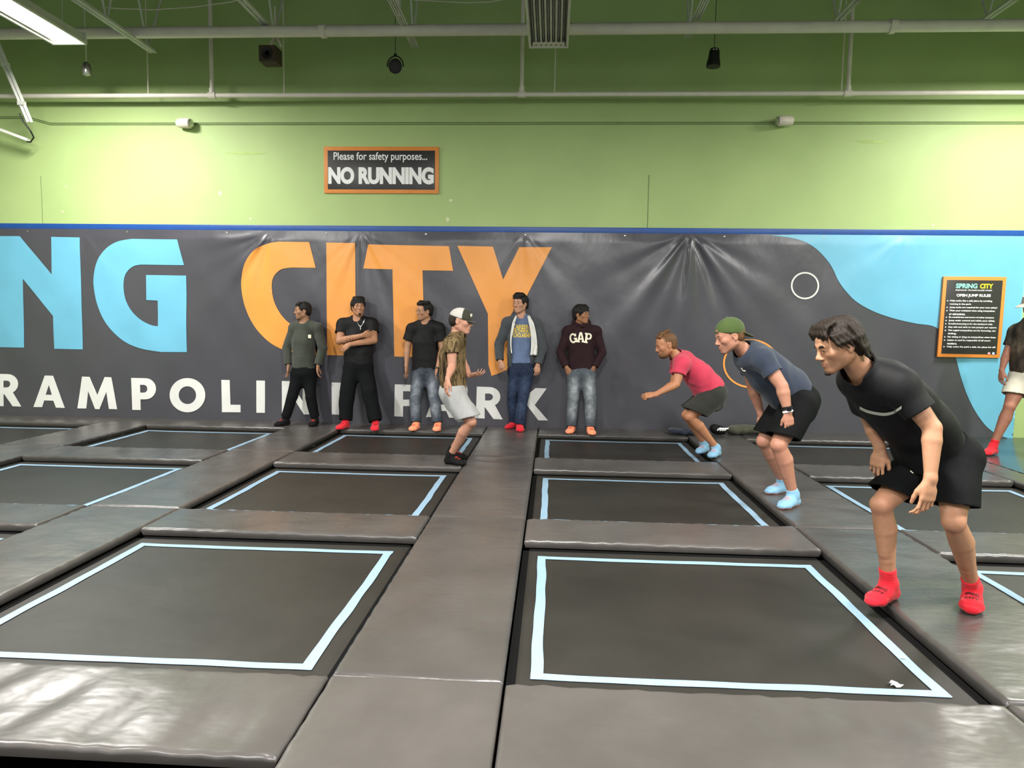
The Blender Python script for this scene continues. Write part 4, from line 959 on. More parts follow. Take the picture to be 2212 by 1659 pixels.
# man with folded arms
Y2 = 9.44
R = stander('man in black t-shirt with folded arms and silver chain, red socks, before the banner', Y2, (774, 664), (.42, -.9, .06), 1.0, (772, 690), ((741, 701), (803, 700)), ((733, 737, -.1), (808, 735, -.1)), ((782, 725, -.235), (756, 744, -.285)),
            (774, 793), ((750, 848), (798, 848)), None, ((727, 929), (808, 932)), (-.35, .15), (nrm((.85, .5, .15)), nrm((-.8, -.05, -.6))), ((.4, .9, .2), (.3, 1, -.2)), 'b88668', s=1.04, fat=1.15, stub=.0,
            extra=lambda V, c: np.where((sphere_fall(V, J(752, 735, 9.2), .085) > .15)[:, None]*((np.sin(V[:, 0]*150)+np.sin(V[:, 2]*170+V[:, 0]*60)) > .3)[:, None], c*.55, c))
o, Vt, Qt = tee(R, (775, 792), Y2, 32, C_BLK, .55, seed=5, chestw=.195, srad=(.088, .086), loose=1.08)
trousers(R, (774, 776), Y2, C_BLKP, (.112, .102, .088), 6, .006, waist=.168, up=.02, fat=1.0)
S = feet(R, (1, 1), S_RED, .006); sock_print(R, S, plain('dark_red_print', '8a1420', .6, var=0))
H = R['H']; hair(R['root'], H, HB, base_hair(H, .016, .05)+fringe(H, 7, .105, .052, .066, .026, drop=-.02), .0055, .004); brows(R['root'], H, HB, -.002)
g = []; g += [H.cone((.086, -.012, -.088), (.086, .012, -.088), .011, .011), H.ell((.094, 0, -.098), (.012, .016, .014))]
V, Q = solid(g, .003, 1); garment('goatee', V, Q, HB, R['root'])
tr = bvh(Vt, Qt); ch = []
for t in np.linspace(0, 1, 17):
    x = 763+t*18; yy = 689+math.sin(t*math.pi)*16; q = J(x, yy, 9.2); h = tr.ray_cast(Vector(q-V3((0, .4, 0))), Vector((0, 1, 0)), .8); ch.append((np.array(h[0]) if h[0] else q+V3((0, .1, 0)))-V3((0, .006, 0)))
nk = MB().tube(ch, .005, 6); nk.tube([ch[8], ch[8]-UP*.05+V3((.003, -.004, 0))], .0055, 6); nk.ob('necklace', M_METAL, R['root'])

# man with glasses
Y3 = 9.46
R = stander('man in black t-shirt and faded jeans wearing glasses, looking left, orange socks', Y3, (917, 673), (-.78, -.62, -.06), .97, (918, 696), ((890, 710), (949, 709)), ((880, 752), (955, 755)), ((878, 790), (944, 795, -.1)),
            (919, 808), ((897, 860), (938, 860)), None, ((887, 932), (942, 933)), (-.2, .05), (nrm((.1, -.1, -1)), nrm((-.3, -.1, -1))), ((-.9, .3, 0), (.8, .5, 0)), 'b98a6d', s=1.0, fat=1.05, stub=.15)
tee(R, (919, 807), Y3, 29, C_BLK, .62, seed=7, chestw=.172, srad=(.08, .088), loose=1.0)
pts = lambda R: [((R['hip'][i]*.5+R['kn'][i]*.5), .16) for i in (0, 1)]+[((R['kn'][i]*.6+R['an'][i]*.4), .1) for i in (0, 1)]
trousers(R, (919, 793), Y3, M_DENIM, (.096, .076, .07), 8, .005, 'jeans', lambda V: denim_tint(V, '343a44', '8d939c', pts(R)), waist=.152, up=.01)
S = feet(R, (.98, .98), S_ORG, .006); sock_print(R, S, M_REDP)
H = R['H']; hair(R['root'], H, HB, base_hair(H, .006, .066)+fringe(H, 6, .115, .085, .055, .026)+[H.ell((-.01+.05*math.cos(i*1.7), .06*math.sin(i*1.7), .118+.006*math.sin(i*3)), (.03, .03, .024), .01) for i in range(9)], .0055, .006); brows(R['root'], H, HB)
gl = MB()
for q in (-1, 1):
    gl.tube([H(.104, q*.031+.023*math.cos(t), .006+.018*math.sin(t)) for t in np.linspace(0, 2*math.pi, 15)], .0016, 5); gl.tube([H(.103, q*.054, .01), H(.0, q*.083, .012)], .0016, 5)
gl.tube([H(.105, -.009, .01), H(.108, 0, .012), H(.105, .009, .01)], .0016, 5); gl.ob('glasses', M_METAL, R['root'])
q = R['wr'][1]; MB().lathe([(.03, -.012), (.034, -.01), (.034, .01), (.03, .012)], q, R['wr'][1]-R['el'][1], 14).ob('wristwatch', M_DARK, R['root'])

# man with open hoodie
Y4 = 9.46
R = stander('smiling man in blue t-shirt and open grey hoodie with white lining, dark jeans', Y4, (1124, 657), (-.5, -.86, .0), 1.0, (1125, 684), ((1096, 697), (1156, 697)), ((1078, 745), (1170, 752)), ((1080, 780, -.1), (1162, 788, -.08)),
            (1126, 800), ((1107, 856), (1130, 858)), None, ((1092, 927), (1124, 934)), (-.75, .1), (nrm((.25, -.2, -.9)), nrm((-.05, -.1, -1))), ((.5, .8, 0), (-.3, .9, 0)), 'c3937a', s=1.04, fat=1.05, curl=.95, mouth=.5, hips=.075)
C_BLUE = cloth('heather_blue', '5f6f8e', .9, 300, .18); C_HOOD = cloth('grey_fleece', '43474a', .95, 200, .18); C_LIN = cloth('white_fleece', 'd9d9d4', .95, 160, .05)
o, Vt, Qt = tee(R, (1126, 799), Y4, 25, C_BLUE, .3, seed=9, chestw=.158, srad=(.066, .056)); tr = bvh(Vt, Qt)
for i, (tx, wd) in enumerate((('CAREER', 50), ('PATHWAY', 58), ('SCHOLARSHIP', 58))):
    v, f = text2d(tx, wd*.66*Y4/F, .056, .022, .02); stick_on('lettering', v, f, J(1107+wd*.33, 706+i*9.3, 9.2), (1, 0, 0), UP, (0, 1, 0), tr, M_YELP, o, .004)
pr = shirt_prims([(R['neck']+UP*.012, .088, .08), (R['neck']-UP*.07, .135, .105), (R['chest'], .182, .145), ((R['chest']+R['pel'])/2, .18, .148), (J(1124, 793, Y4), .178, .15)], R['lat'], R['neck'], R['hb'],
                 [(R['sh'][i], [R['el'][i], R['wr'][i]+(R['el'][i]-R['wr'][i])*.05], [.076, .066, .054]) for i in (0, 1)], .075)
ctr = R['chest']; z0, z1 = R['pel'][2]-.2, R['neck'][2]+.1
def opening(V):   # the gap between the two front edges, narrow at the collar
    t = np.clip((R['neck'][2]-V[:, 2])/.5, 0, 1); w0 = .075+.06*np.sin(t*2.2)
    return (np.abs(V[:, 0]-ctr[0]-.012) < w0) & (V[:, 1] < R['chest'][1]-.02)
lo, hi = bounds(pr, .05); D = field(pr, lo, hi, .0065); I = field(pr, lo, hi, .0065, -.014); D = np.maximum(D, -I); V, Q = nets(D, lo, .0065); V = relax(V, Q, 2); V = crease(V, Q, .005, (1, 1, .5), 10)
op = opening(V); Q = Q[~op[Q].any(1)]; hood = garment('hoodie', V, Q, C_HOOD, R['root'])
for sg, wd0, wd1 in ((-1, .035, .016), (1, .06, .085)):    # turned-out white lining beside the zip
    vv = []; ff = []; th_ = bvh(V, Q)
    for i in range(26):
        t = i/25; z = R['neck'][2]+.015-t*(.52 if sg > 0 else .5); w0 = .075+.06*math.sin(t*2.2); wd = wd0+(wd1-wd0)*t; wd *= min(1, .45+t*3)
        for k in range(5):
            x = ctr[0]+.012+sg*(w0-.006+wd*k/4); h = th_.ray_cast(Vector((x, R['chest'][1]-.5, z)), Vector((0, 1, 0)), .6); y = (h[0].y if h[0] and h[0].y < R['chest'][1] else R['chest'][1]-.13)-.012+.006*(k == 0)
            vv.append((x, y, z))
    for i in range(25):
        for k in range(4): a = i*5+k; ff.append((a, a+1, a+6, a+5))
    o_ = mesh_obj('lining', vv, ff, C_LIN, hood); o_['label'] = 'white fleece lining turned out'
    md = o_.modifiers.new('thick', 'SOLIDIFY'); md.thickness = .008
hr = []
for q in (-1, 1): hr.append(Cone(R['neck']+V3((q*.05, .06, .07)), R['neck']+V3((q*.1, -.01, .02)), .045, .03, k=.04))
hr.append(Cone(R['neck']+V3((-.05, .075, .06)), R['neck']+V3((.05, .075, .06)), .05, .05, k=.04)); V, Q = solid(hr, .0065); garment('hood', crease(V, Q, .005, (1, 1, 1), 3), Q, C_HOOD, hood)
trousers(R, (1126, 784), Y4, M_DENIM, (.092, .072, .074), 11, .005, 'jeans', lambda V: denim_tint(V, '232c40', '4a5a78', pts(R), am=.5), waist=.15, up=.0)
S = feet(R, (1, 1), S_RED, .006)
H = R['H']; hair(R['root'], H, HB, base_hair(H, .011, .058)+fringe(H, 7, .112, .062, .06, .026, sweep=-.008)+[H.ell((.03, .02, .12), (.06, .06, .025), .02)], .0055, .004); brows(R['root'], H, HB)
MB().add([H(.0985, -.014, -.0575), H(.101, 0, -.057), H(.0985, .014, -.0575), H(.0985, .013, -.063), H(.101, 0, -.0645), H(.0985, -.013, -.063)], [(0, 1, 4, 5), (1, 2, 3, 4)]).ob('teeth', plain('teeth', 'e4ddd2', .3, var=0), R['root'])

# man in maroon hoodie
Y5 = 9.44
R = stander('man in dark maroon hoodie with cream lettering, hands in jeans pockets, looking right', Y5, (1256, 680), (.78, -.62, .0), .97, (1256, 704), ((1226, 716), (1287, 716)), ((1212, 762), (1300, 762)), ((1224, 794, -.1), (1283, 794, -.1)),
            (1256, 808), ((1238, 864), (1275, 865)), None, ((1227, 938), (1281, 941)), (-.3, .15), (nrm((.45, -.05, -.9)), nrm((-.45, -.05, -.9))), ((.3, .9, .2), (-.3, .9, .2)), 'a37355', s=1.0, fat=1.05, curl=.25)
C_MAR = cloth('maroon_fleece', '2c1c20', .95, 220, .15)
o, Vt, Qt = tee(R, (1256, 808), Y5, 30, C_MAR, long=True, name='hoodie', seed=12, wr=.006, chestw=.17, srad=(.074, .064), loose=1.05, nk=.07); tr = bvh(Vt, Qt)
el = lambda cx, cy, rx, ry, a0, a1, n=14: arc(cx, cy, rx, ry, a0, a1, n)
SLAB = dict(G=([el(.48, .5, .48, .5, 48, 312)+[(.86, .06), (.98, .06), (.98, .52), (.55, .52), (.55, .38), (.70, .38), (.70, .24)]+el(.48, .5, .25, .32, 308, 52)+[(.66, .66), (.9, .66), (.9, .98), (.8, .9)]], []),
            A=([[(0, 0), (.38, 0), (.38, .13), (.3, .13), (.33, .26), (.67, .26), (.7, .13), (.62, .13), (.62, 0), (1, 0), (1, .13), (.93, .13), (.66, 1), (.34, 1), (.07, .13), (0, .13)]], [[(.38, .41), (.62, .41), (.5, .8)]]),
            P=([[(0, 0), (.5, 0), (.5, .14), (.39, .14), (.39, .37), (.62, .37)]+el(.62, .685, .36, .315, -90, 90)+[(0, 1), (0, .86), (.12, .86), (.12, .14), (0, .14)]], [[(.39, .52), (.6, .52)]+el(.6, .69, .12, .17, -90, 90, 9)+[(.39, .86)]]))
for i, ch_ in enumerate('GAP'):
    v, f = poly_mesh(*SLAB[ch_], .12); v = (v-.5)*V3((.1, .13))
    stick_on('lettering', v, f, J(1239+i*16.3, 731-(2 if i == 1 else 0), 9.2), nrm((1, 0, -.12*(i-1))), nrm((.12*(i-1), 0, 1)), (0, 1, 0), tr, M_CREAMP, o, .004)
hr = [Cone(R['neck']+V3((-.06, .06, .05)), R['neck']+V3((.06, .06, .05)), .05, .05, k=.04), Cone(R['neck']+V3((-.09, .03, .04)), R['neck']+V3((-.02, -.085, .0)), .035, .026, k=.04), Cone(R['neck']+V3((.09, .03, .04)), R['neck']+V3((.02, -.085, .0)), .035, .026, k=.04)]
V, Q = solid(hr, .0065); garment('hood', crease(V, Q, .004, (1, 1, 1), 3), Q, C_MAR, o)
trousers(R, (1256, 793), Y5, M_DENIM, (.1, .08, .072), 13, .006, 'jeans', lambda V: denim_tint(V, '454b52', 'a3a8ad', pts(R)), waist=.16, up=.0)
S = feet(R, (.98, .98), S_ORG, .006); sock_print(R, S, M_REDP)
H = R['H']; hair(R['root'], H, HB, base_hair(H, .016, .05, -.07)+fringe(H, 9, .1, .05, .07, .026, drop=-.02), .0055, .003); brows(R['root'], H, HB)

# ------------------------------------------------------------------ the moving men
def cast_px(tree, px, py, lift=.003):
    d = nrm(ray(px, py)); h = tree.ray_cast(Vector(CAMP), Vector(d), 30)
    return None if h[0] is None else np.array(h[0])+np.array(h[1])*lift
def mover(label, hc, hdY, f, up, size, neck, pel, chest, lat, shs, arms, legs, feet_, skin, vox, s=1., fat=1., stub=0., hs=1., extra=None, sides='LR', hbk=-.03, armfat=1., legfat=1.):
    """arms: (elbow, wrist, hand dir, palm normal, curl); legs: (hip, knee, ankle); feet: (heel px, toe px)"""
    R = {}; R['H'] = H = Head(J(*hc, hdY), f, up, size); R['neck'] = nk = J(*neck); R['pel'] = J(*pel); R['chest'] = J(*chest); R['lat'] = nrm(lat); R['sh'] = [J(*q) for q in shs]
    R['hb'] = hb = H(hbk, 0, -.06); R['toe'] = [G(*t[1]) for t in feet_]; R['heel'] = [G(*t[0]) for t in feet_]; R['an'] = []
    for i in (0, 1):
        d = nrm(R['toe'][i]-R['heel'][i]); R['heel'][i] = R['toe'][i]-d*.255*s; R['an'].append(R['heel'][i]+d*.066*s+UP*.088*s)
    R['hip'] = [J(*l[0]) for l in legs]; R['kn'] = [J(*l[1]) for l in legs]; R['el'] = [J(*a[0]) for a in arms]; R['wr'] = [J(*a[1]) for a in arms]
    ft = (R['toe'][0]+R['toe'][1]+R['heel'][0]+R['heel'][1])/4; root = R['root'] = person((ft[0], ft[1], 0), label)
    pr = []; torso(pr, R['pel'], R['chest'], nk, R['sh'], hb, R['lat'], s, fat); head(pr, H)
    for i in (0, 1):
        arm(pr, R['sh'][i], R['el'][i], R['wr'][i], s*.95, arms[i][2], arms[i][3], sides[i], arms[i][4], hs, armfat)
        bk = -nrm(np.cross(R['lat'], UP))*1.; bk = np.cross(UP, R['lat']); bk = -np.cross(R['lat'], UP) if np.dot(np.cross(R['lat'], UP), V3(f)) > 0 else np.cross(R['lat'], UP)
        leg(pr, R['hip'][i], R['kn'][i], R['an'][i], s*.97, legfat, bk); foot(pr, R['an'][i], R['heel'][i], R['toe'][i], s, -.004)
    R['body'] = body(root, pr, H, vox, lin(skin), stub, extra or knees_red(R['kn'])); eyes(root, H); return R
def shirt(R, secs, arms, m, vox, name='t_shirt', wr=.006, seed=1, nk=.07, fw=(-1, 0, 0), wd=(1, 1, .8)):
    S = [(J(*c), a, b) for c, a, b in secs]; ar = [(R['sh'][i], [R['sh'][i]+(R['el'][i]-R['sh'][i])*t], list(r)) for i, (t, r) in enumerate(arms)]
    V, Q = shell(shirt_prims(S, R['lat'], R['neck'], R['hb'], ar, nk, fw), vox, .013, 2, wr, wd, seed); return garment(name, V, Q, m, R['root']), V, Q
def shorts(R, top, legs, m, vox, waist=(.16, .12), seed=2, wr=.006, pw=(.175, .135), name='shorts'):
    t = J(*top); ax = nrm(t-R['pel'])
    pr = [Cone(t, R['pel'], waist, pw, R['lat'], True, False, .05), Cone(R['pel'], (R['hip'][0]+R['hip'][1])/2-ax*.06, pw, (pw[0]*.8, pw[1]*.85), R['lat'], k=.05)]
    for i, (fr, r0, r1) in enumerate(legs):
        a = R['hip'][i]; d = R['kn'][i]-a; pr.append(Cone(a, a+d*(fr+.3), r0, r1, k=.04, cut=(a+d*fr, nrm(d)*.45-UP*.55)))
    V, Q = shell(pr, vox, .013, 2, wr, (1, 1, .7), seed); return garment(name, V, Q, m, R['root']), V, Q
C_RED = cloth('crimson_cotton', 'c23d54', .85, 380, .12); C_NAVY = cloth('navy_jersey', '343b4a', .85, 380, .14); C_SHORT = cloth('black_mesh', '0f1011', .8, 240, .12, .1); C_GREY = cloth('pale_grey_jersey', '9b9b9b', .9, 380, .08); C_GREEN = cloth('green_twill', '47582f', .85, 260, .12); C_KHAKI = cloth('light_khaki', 'c9c5b4', .9, 300, .08)
def camo_cloth():
    t = NT('brown_camo'); setp(t.b, None, .85, .15)
    n = t.noise(6, 3, (2., 2., .4), .55); t.l(t.ramp(n, [(.34, lin('1f1813')), (.42, lin('54442f')), (.47, lin('7d6848')), (.52, lin('2a2018')), (.56, lin('84704f')), (.66, lin('4a3a28'))]), t.b.inputs['Base Color'])
    t.bump(t.noise(14, 4), .3, .01); return t.m
C_CAMO = camo_cloth()

# front man
L1 = nrm((.5, -.85, 0))
R = mover('man in black t-shirt with a pale chest stripe leaning forward, red socks, nearest the camera', (1812, 747), 3.37, nrm((-.93, -.12, -.34)), (0, 0, 1), .96, (1866, 806, 3.43), (2038, 985, 3.68), (1938, 872, 3.53), L1,
          [(1945, 834, 3.31), (1848, 818, 3.6)],
          [((2014, 924, 3.25), (2010, 1034, 3.2), nrm((-.12, -.05, -1)), (-.3, 1, .0), .55), ((1884, 918, 3.74), (1900, 966, 3.7), nrm((-.15, -.05, -1)), (.8, .5, 0), .6)],
          [((2062, 1000, 3.57), (2060, 1126, 3.4), (2101, 1258, 3.68)), ((1995, 1000, 3.79), (1903, 1090, 3.62), (1944, 1226, 3.79))],
          [((2098, 1285), (2098, 1330)), ((1975, 1272), (1876, 1311))], 'bd8d6f', .0042, 1., .95, stub=.35, hs=1.0)
o, Vt, Qt = shirt(R, [((1856, 797, 3.42), .085, .078), ((1895, 828, 3.46), .175, .125), ((1944, 880, 3.54), .185, .145), ((1990, 930, 3.62), .178, .145), ((2014, 982, 3.67), .185, .15)], [(.62, (.082, .074)), (.6, (.08, .072))], C_BLK, .005, wr=.006, seed=21, fw=(-.85, -.5, -.2))
tr = bvh(Vt, Qt); P = smooth([(1858, 880), (1872, 887), (1892, 892), (1912, 894), (1930, 890), (1942, 883), (1948, 879)], 5)
sv = []; sf = []
for i, (x, y) in enumerate(P):
    for k in (-3.2, 3.2):
        q = cast_px(tr, x, y+k, .003); sv.append(q if q is not None else (sv[-2] if len(sv) > 1 else J(x, y, 3.4)))
for i in range(len(P)-1): sf.append((2*i+1, 2*i, 2*i+2, 2*i+3))
z = mesh_obj('chest_stripe', sv, sf, plain('reflective_stripe', 'c9ccc0', .5, var=.05), o); z['label'] = 'pale stripe across the chest'
so, V, Q = shorts(R, (2020, 962, 3.66), [(.74, .118, .108), (.74, .118, .11)], C_SHORT, .005, seed=22, wr=.007)
t2 = bvh(V, Q); q = cast_px(t2, 1971, 1018, .003)
if q is not None: MB().lathe([(.011, 0), (.011, .002)], q, -nrm(ray(1971, 1018)), 12).ob('logo_mark', M_CREAMP, so)
S = feet(R, (1., 1.), S_RED, .0045, .09); sock_print(R, S, M_BLKP, w=.062)
H = R['H']; hp = [H.ell((-.02, 0, .05), (.108, .088, .092), .01), H.ell((-.07, 0, -.005), (.058, .078, .08), .02), H.ell((.106, 0, -.045), (.074, .11, .08), .012, '-'), Cut(H(-.05, 0, -.085), -H.u*.9+H.f*.2, .16), H.ell((.012, .088, -.028), (.034, .03, .042), .01, '-'), H.ell((.012, -.088, -.028), (.034, .03, .042), .01, '-')]
for i in range(9):
    l = -.07+.0175*i; hp += lock(H, [(.02, l*.7, .125), (.066, l*.85, .116), (.084, l, .088+rng.uniform(-.006, .006)), (.088, l+.006, .058+rng.uniform(-.012, .008))], .016, .005, .7)
for i in range(13):
    a = -1.25+.21*i; l = .078*math.sin(a); b = -.03-.072*math.cos(a)
    hp += lock(H, [(b*.6, l*.9, .09), (b*1.04, l*1.12, .03), (b*1.12-.006, l*1.15, -.03), (b*1.16-.02*rng.uniform(.3, 1.3), l*1.1, -.078-rng.uniform(0, .022))], .026, .005, .6)
for q in (-1, 1):
    for i in range(4): hp += lock(H, [(.06-.02*i, q*.078, .07), (.05-.026*i, q*.09, .03), (.028-.03*i, q*.092, -.004-.006*i)], .018, .005, .6)
hair(R['root'], H, HBR, hp, .0042, .0022); brows(R['root'], H, HBR, -.002, .006)
g = [H.ell((.086, 0, -.11), (.02, .02, .012))]; V, Q = solid(g, .003, 1); garment('beard', V, Q, HBR, R['root'])

# navy shirt man
R = mover('man in navy shirt and backwards green cap leaning forward, pale blue socks', (1577, 727), 5.72, nrm((-.95, -.12, -.3)), (0, 0, 1), 1.04, (1609, 760, 5.8), (1722, 868, 5.9), (1657, 806, 5.85), nrm((.3, -.95, 0)),
          [(1649, 776, 5.63), (1614, 768, 6.02)],
          [((1689, 834, 5.55), (1702, 890, 5.52), nrm((.12, -.05, -1)), (-.25, 1, 0), .6), ((1626, 836, 6.08), (1643, 893, 6.04), nrm((.05, 0, -1)), (.8, .5, 0), .6)],
          [((1726, 876, 5.76), (1681, 961, 5.57), (1730, 1056, 5.76)), ((1702, 874, 5.99), (1650, 953, 5.96), (1701, 1036, 6.06))],
          [((1753, 1080), (1684, 1101)), ((1715, 1060), (1654, 1068))], 'bd8872', .0052, 1.06, 1.12, stub=.25, hs=1.02, armfat=1.12, legfat=1.1)
o, Vt, Qt = shirt(R, [((1604, 757, 5.8), .085, .078), ((1624, 771, 5.82), .18, .135), ((1661, 805, 5.85), .2, .168), ((1694, 835, 5.88), .195, .18), ((1708, 852, 5.9), .195, .178)], [(.55, (.09, .08)), (.55, (.09, .08))], C_NAVY, .006, wr=.007, seed=23)
tr = bvh(Vt, Qt); v, f = text2d('Z', .022, .03, .02, 0); q = cast_px(tr, 1606, 800)
if q is not None: MB().tube([cast_px(tr, 1602, 795, .003), cast_px(tr, 1606, 800, .003), cast_px(tr, 1611, 801, .003)], .005, 5).ob('chest_logo', M_CREAMP, o)
shorts(R, (1710, 850, 5.9), [(.8, .142, .128), (.8, .135, .12)], C_SHORT, .006, (.165, .14), 24, .006, (.185, .16))
S = feet(R, (1.05, 1.05), S_BLU, .0055, .05); sock_print(R, S, M_PINKP)
for (so_, V, Q), tt, hh_ in zip(S, R['toe'], R['heel']):      # coral grip sole
    k = V[:, 2] < .016; ff = Q[k[Q].all(1)]; u, inv = np.unique(ff, return_inverse=True); N = normals(V, Q)
    if len(ff): mesh_obj('grip_sole', V[u]+N[u]*.0015, inv.reshape(ff.shape), M_PINKP, so_)
H = R['H']; hair(R['root'], H, HSB, [H.ell((-.022, 0, .03), (.101, .081, .085), .01), H.ell((-.055, 0, -.01), (.055, .07, .06), .02), H.ell((.105, 0, -.04), (.08, .11, .085), .012, '-'), Cut(H(-.05, 0, -.05), -H.u*.9+H.f*.25, .16), H.ell((.0, .09, -.02), (.03, .03, .05), .01, '-'), H.ell((.0, -.09, -.02), (.03, .03, .05), .01, '-')], .005); brows(R['root'], H, HSB)
def cap(root, H, secs, m, brim, vox, name='cap'):
    V, Q = solid(secs, vox, 2); c = garment(name, V, Q, m, root)
    if brim: V, Q = solid(brim, vox*.7, 1); garment('brim', V, Q, m, c)
    return c
cp = [H.ell((-.012, 0, .048), (.112, .09, .098), .01), Cut(H(0, 0, .028), -(H.u*.95-H.f*.3), .25), H.ell((.1, 0, .06), (.022, .034, .024), .006, '-')]
c = cap(R['root'], H, cp, C_GREEN, [H.cone((-.085, -.035, .012), (-.15, -.02, -.04), (.045, .006), (.04, .005)), H.cone((-.085, .035, .012), (-.15, .02, -.04), (.045, .006), (.04, .005)), H.cone((-.085, 0, .012), (-.165, 0, -.05), (.06, .006), (.04, .005))], .005)
MB().tube([H(.098, l, .066) for l in np.linspace(-.04, .04, 7)], .007, 6).ob('strap', C_GREEN, c); MB().lathe([(.01, 0), (.008, .008)], H(-.012, 0, .145), H.u, 10).ob('button', C_GREEN, c)
q, ax = R['wr'][0], nrm(R['wr'][0]-R['el'][0]); MB().lathe([(.037, -.013), (.041, -.01), (.041, .01), (.037, .013)], q-ax*.03, ax, 18).ob('wristwatch', M_DARK, R['root']); MB().box((q[0]-.02, q[1]-.05, q[2]+.012), (q[0]+.012, q[1]-.034, q[2]+.046), .005).ob('watch_face', plain('watch_glass', '101216', .08), R['root'])
MB().lathe([(.036, -.008), (.04, -.006), (.04, .006), (.036, .008)], q-ax*.004, ax, 18).ob('wristband', M_TXT, R['root'])

# red shirt man
R = mover('crouching man in red t-shirt and dark shorts swinging his fists forward, pale blue socks', (1440, 746), 7.72, nrm((-.95, -.1, -.28)), (0, 0, 1), 1.05, (1464, 772, 7.76), (1541, 850, 7.85), (1498, 809, 7.8), nrm((.1, -1, 0)),
          [(1473, 786, 7.6), (1467, 783, 7.98)],
          [((1460, 830, 7.52), (1416, 852, 7.42), nrm((-.85, .1, -.12)), (.1, .6, -.8), 1.5), ((1455, 830, 7.98), (1418, 852, 7.8), nrm((-.85, .1, -.12)), (.1, -.6, -.8), 1.5)],
          [((1541, 856, 7.75), (1489, 900, 7.66), (1559, 957, 7.74)), ((1533, 856, 7.96), (1483, 896, 7.93), (1533, 950, 7.96))],
          [((1576, 974), (1533, 990)), ((1548, 967), (1507, 981))], 'ba8261', .006, 1.0, 1.05, stub=.2, hs=1.05, armfat=1.1, legfat=1.05)
o, Vt, Qt = shirt(R, [((1460, 768, 7.76), .085, .078), ((1476, 781, 7.78), .175, .118), ((1507, 810, 7.81), .19, .155), ((1528, 836, 7.84), .185, .17), ((1537, 847, 7.85), .185, .168)], [(.55, (.088, .078)), (.55, (.088, .078))], C_RED, .0065, wr=.008, seed=25)
shorts(R, (1537, 843, 7.85), [(.78, .135, .125), (.78, .13, .12)], cloth('dark_olive_mesh', '2a2b27', .85, 240), .0065, (.16, .135), 26, .006, (.175, .145))
S = feet(R, (1.0, 1.0), S_BLU, .006, .05); sock_print(R, S, M_PINKP)
H = R['H']; hair(R['root'], H, HSB, [H.ell((-.02, 0, .04), (.099, .079, .086), .01), H.ell((-.05, 0, -.01), (.055, .07, .06), .02), H.ell((.105, 0, -.035), (.075, .11, .085), .012, '-'), Cut(H(-.05, 0, -.05), -H.u*.9+H.f*.25, .16), H.ell((.0, .09, -.02), (.03, .03, .05), .01, '-'), H.ell((.0, -.09, -.02), (.03, .03, .05), .01, '-')]+sum([lock(H, [(.06, l, .1), (.03, l*.8, .128), (-.03, l*.6, .14), (-.07, l*.4, .145)], .024, .006, .7) for l in np.linspace(-.045, .045, 6)], []), .0055); brows(R['root'], H, HSB)
V, Q = solid([H.ell((.05, 0, -.085), (.058, .058, .042), .01), H.ell((.115, 0, -.06), (.028, .03, .016), .008, '-'), H.ell((.02, 0, -.02), (.09, .09, .045), .01, '-'), H.cone((.105, -.02, -.046), (.105, .02, -.046), .0045)], .0045, 1); garment('beard', V, Q, HSB, R['root'])

# jogging man in cap
R = mover('man in brown camouflage shirt, pale grey shorts and trucker cap, stepping right in black socks', (995, 694), 6.88, nrm((.98, -.12, -.12)), (0, 0, 1), 1.0, (988, 724, 6.9), (979, 846, 6.95), (976, 772, 6.92), nrm((.15, 1, 0)),
          [(976, 741, 6.73), (985, 741, 7.1)],
          [((976, 793, 6.7), (967, 818, 6.53), nrm((-.12, -.1, -1)), (.8, .6, 0), .5), ((1003, 790, 7.12), (1014, 811, 6.96), nrm((.75, -.3, .2)), (0, .5, .8), .5)],
          [((980, 856, 6.84), (1018, 911, 6.78), (971, 980, 6.88)), ((985, 858, 7.06), (1017, 915, 7.1), (986, 976, 7.14))],
          [((957, 1000), (1007, 1006)), ((976, 990), (1011, 993))], 'c4917b', .006, .97, .92, hs=.95, sides='RL')
o, Vt, Qt = shirt(R, [((990, 720, 6.9), .08, .075), ((982, 742, 6.91), .16, .1), ((977, 770, 6.92), .175, .128), ((978, 812, 6.94), .17, .128), ((981, 841, 6.95), .175, .125)], [(.42, (.078, .072)), (.42, (.078, .072))], C_CAMO, .0065, wr=.007, seed=27, fw=(1, 0, 0))
shorts(R, (979, 834, 6.95), [(.84, .118, .113), (.84, .108, .105)], C_GREY, .0065, (.15, .115), 28, .006, (.165, .125))
S = feet(R, (.98, .98), S_BLK, .006, .05); sock_print(R, S, M_REDP)
H = R['H']; hair(R['root'], H, HBR, [H.ell((-.022, 0, .02), (.099, .08, .08), .01), H.ell((-.055, 0, -.015), (.052, .07, .055), .02), H.ell((.105, 0, -.04), (.09, .11, .1), .012, '-'), Cut(H(-.05, 0, -.055), -H.u*.9+H.f*.25, .16), H.ell((.0, .09, -.02), (.03, .03, .05), .01, '-'), H.ell((.0, -.09, -.02), (.03, .03, .05), .01, '-')], .0055); brows(R['root'], H, HBR)
dome = lambda: [H.ell((-.005, 0, .04), (.112, .089, .092), .01), Cut(H(0, 0, .03), -(H.u*.97-H.f*-.2), .25)]
cpo = cap(R['root'], H, dome()+[Cut(H(.03, 0, .06), H.f, .3)], cloth('white_cap_mesh', 'b9b6b0', .9, 160, .05), None, .005); cpo['label'] = 'white mesh back of the cap'
dk = cloth('dark_olive_twill', '3a3930', .85, 260)
V, Q = solid(dome()+[H.ell((.02, 0, .05), (.09, .082, .08), .02), Cut(H(0, 0, .03), -(H.u*.97+H.f*.2), .25), Cut(H(.03, 0, .06), -H.f, .3)], .005, 2); fp = garment('front_panel', V, Q, dk, cpo)
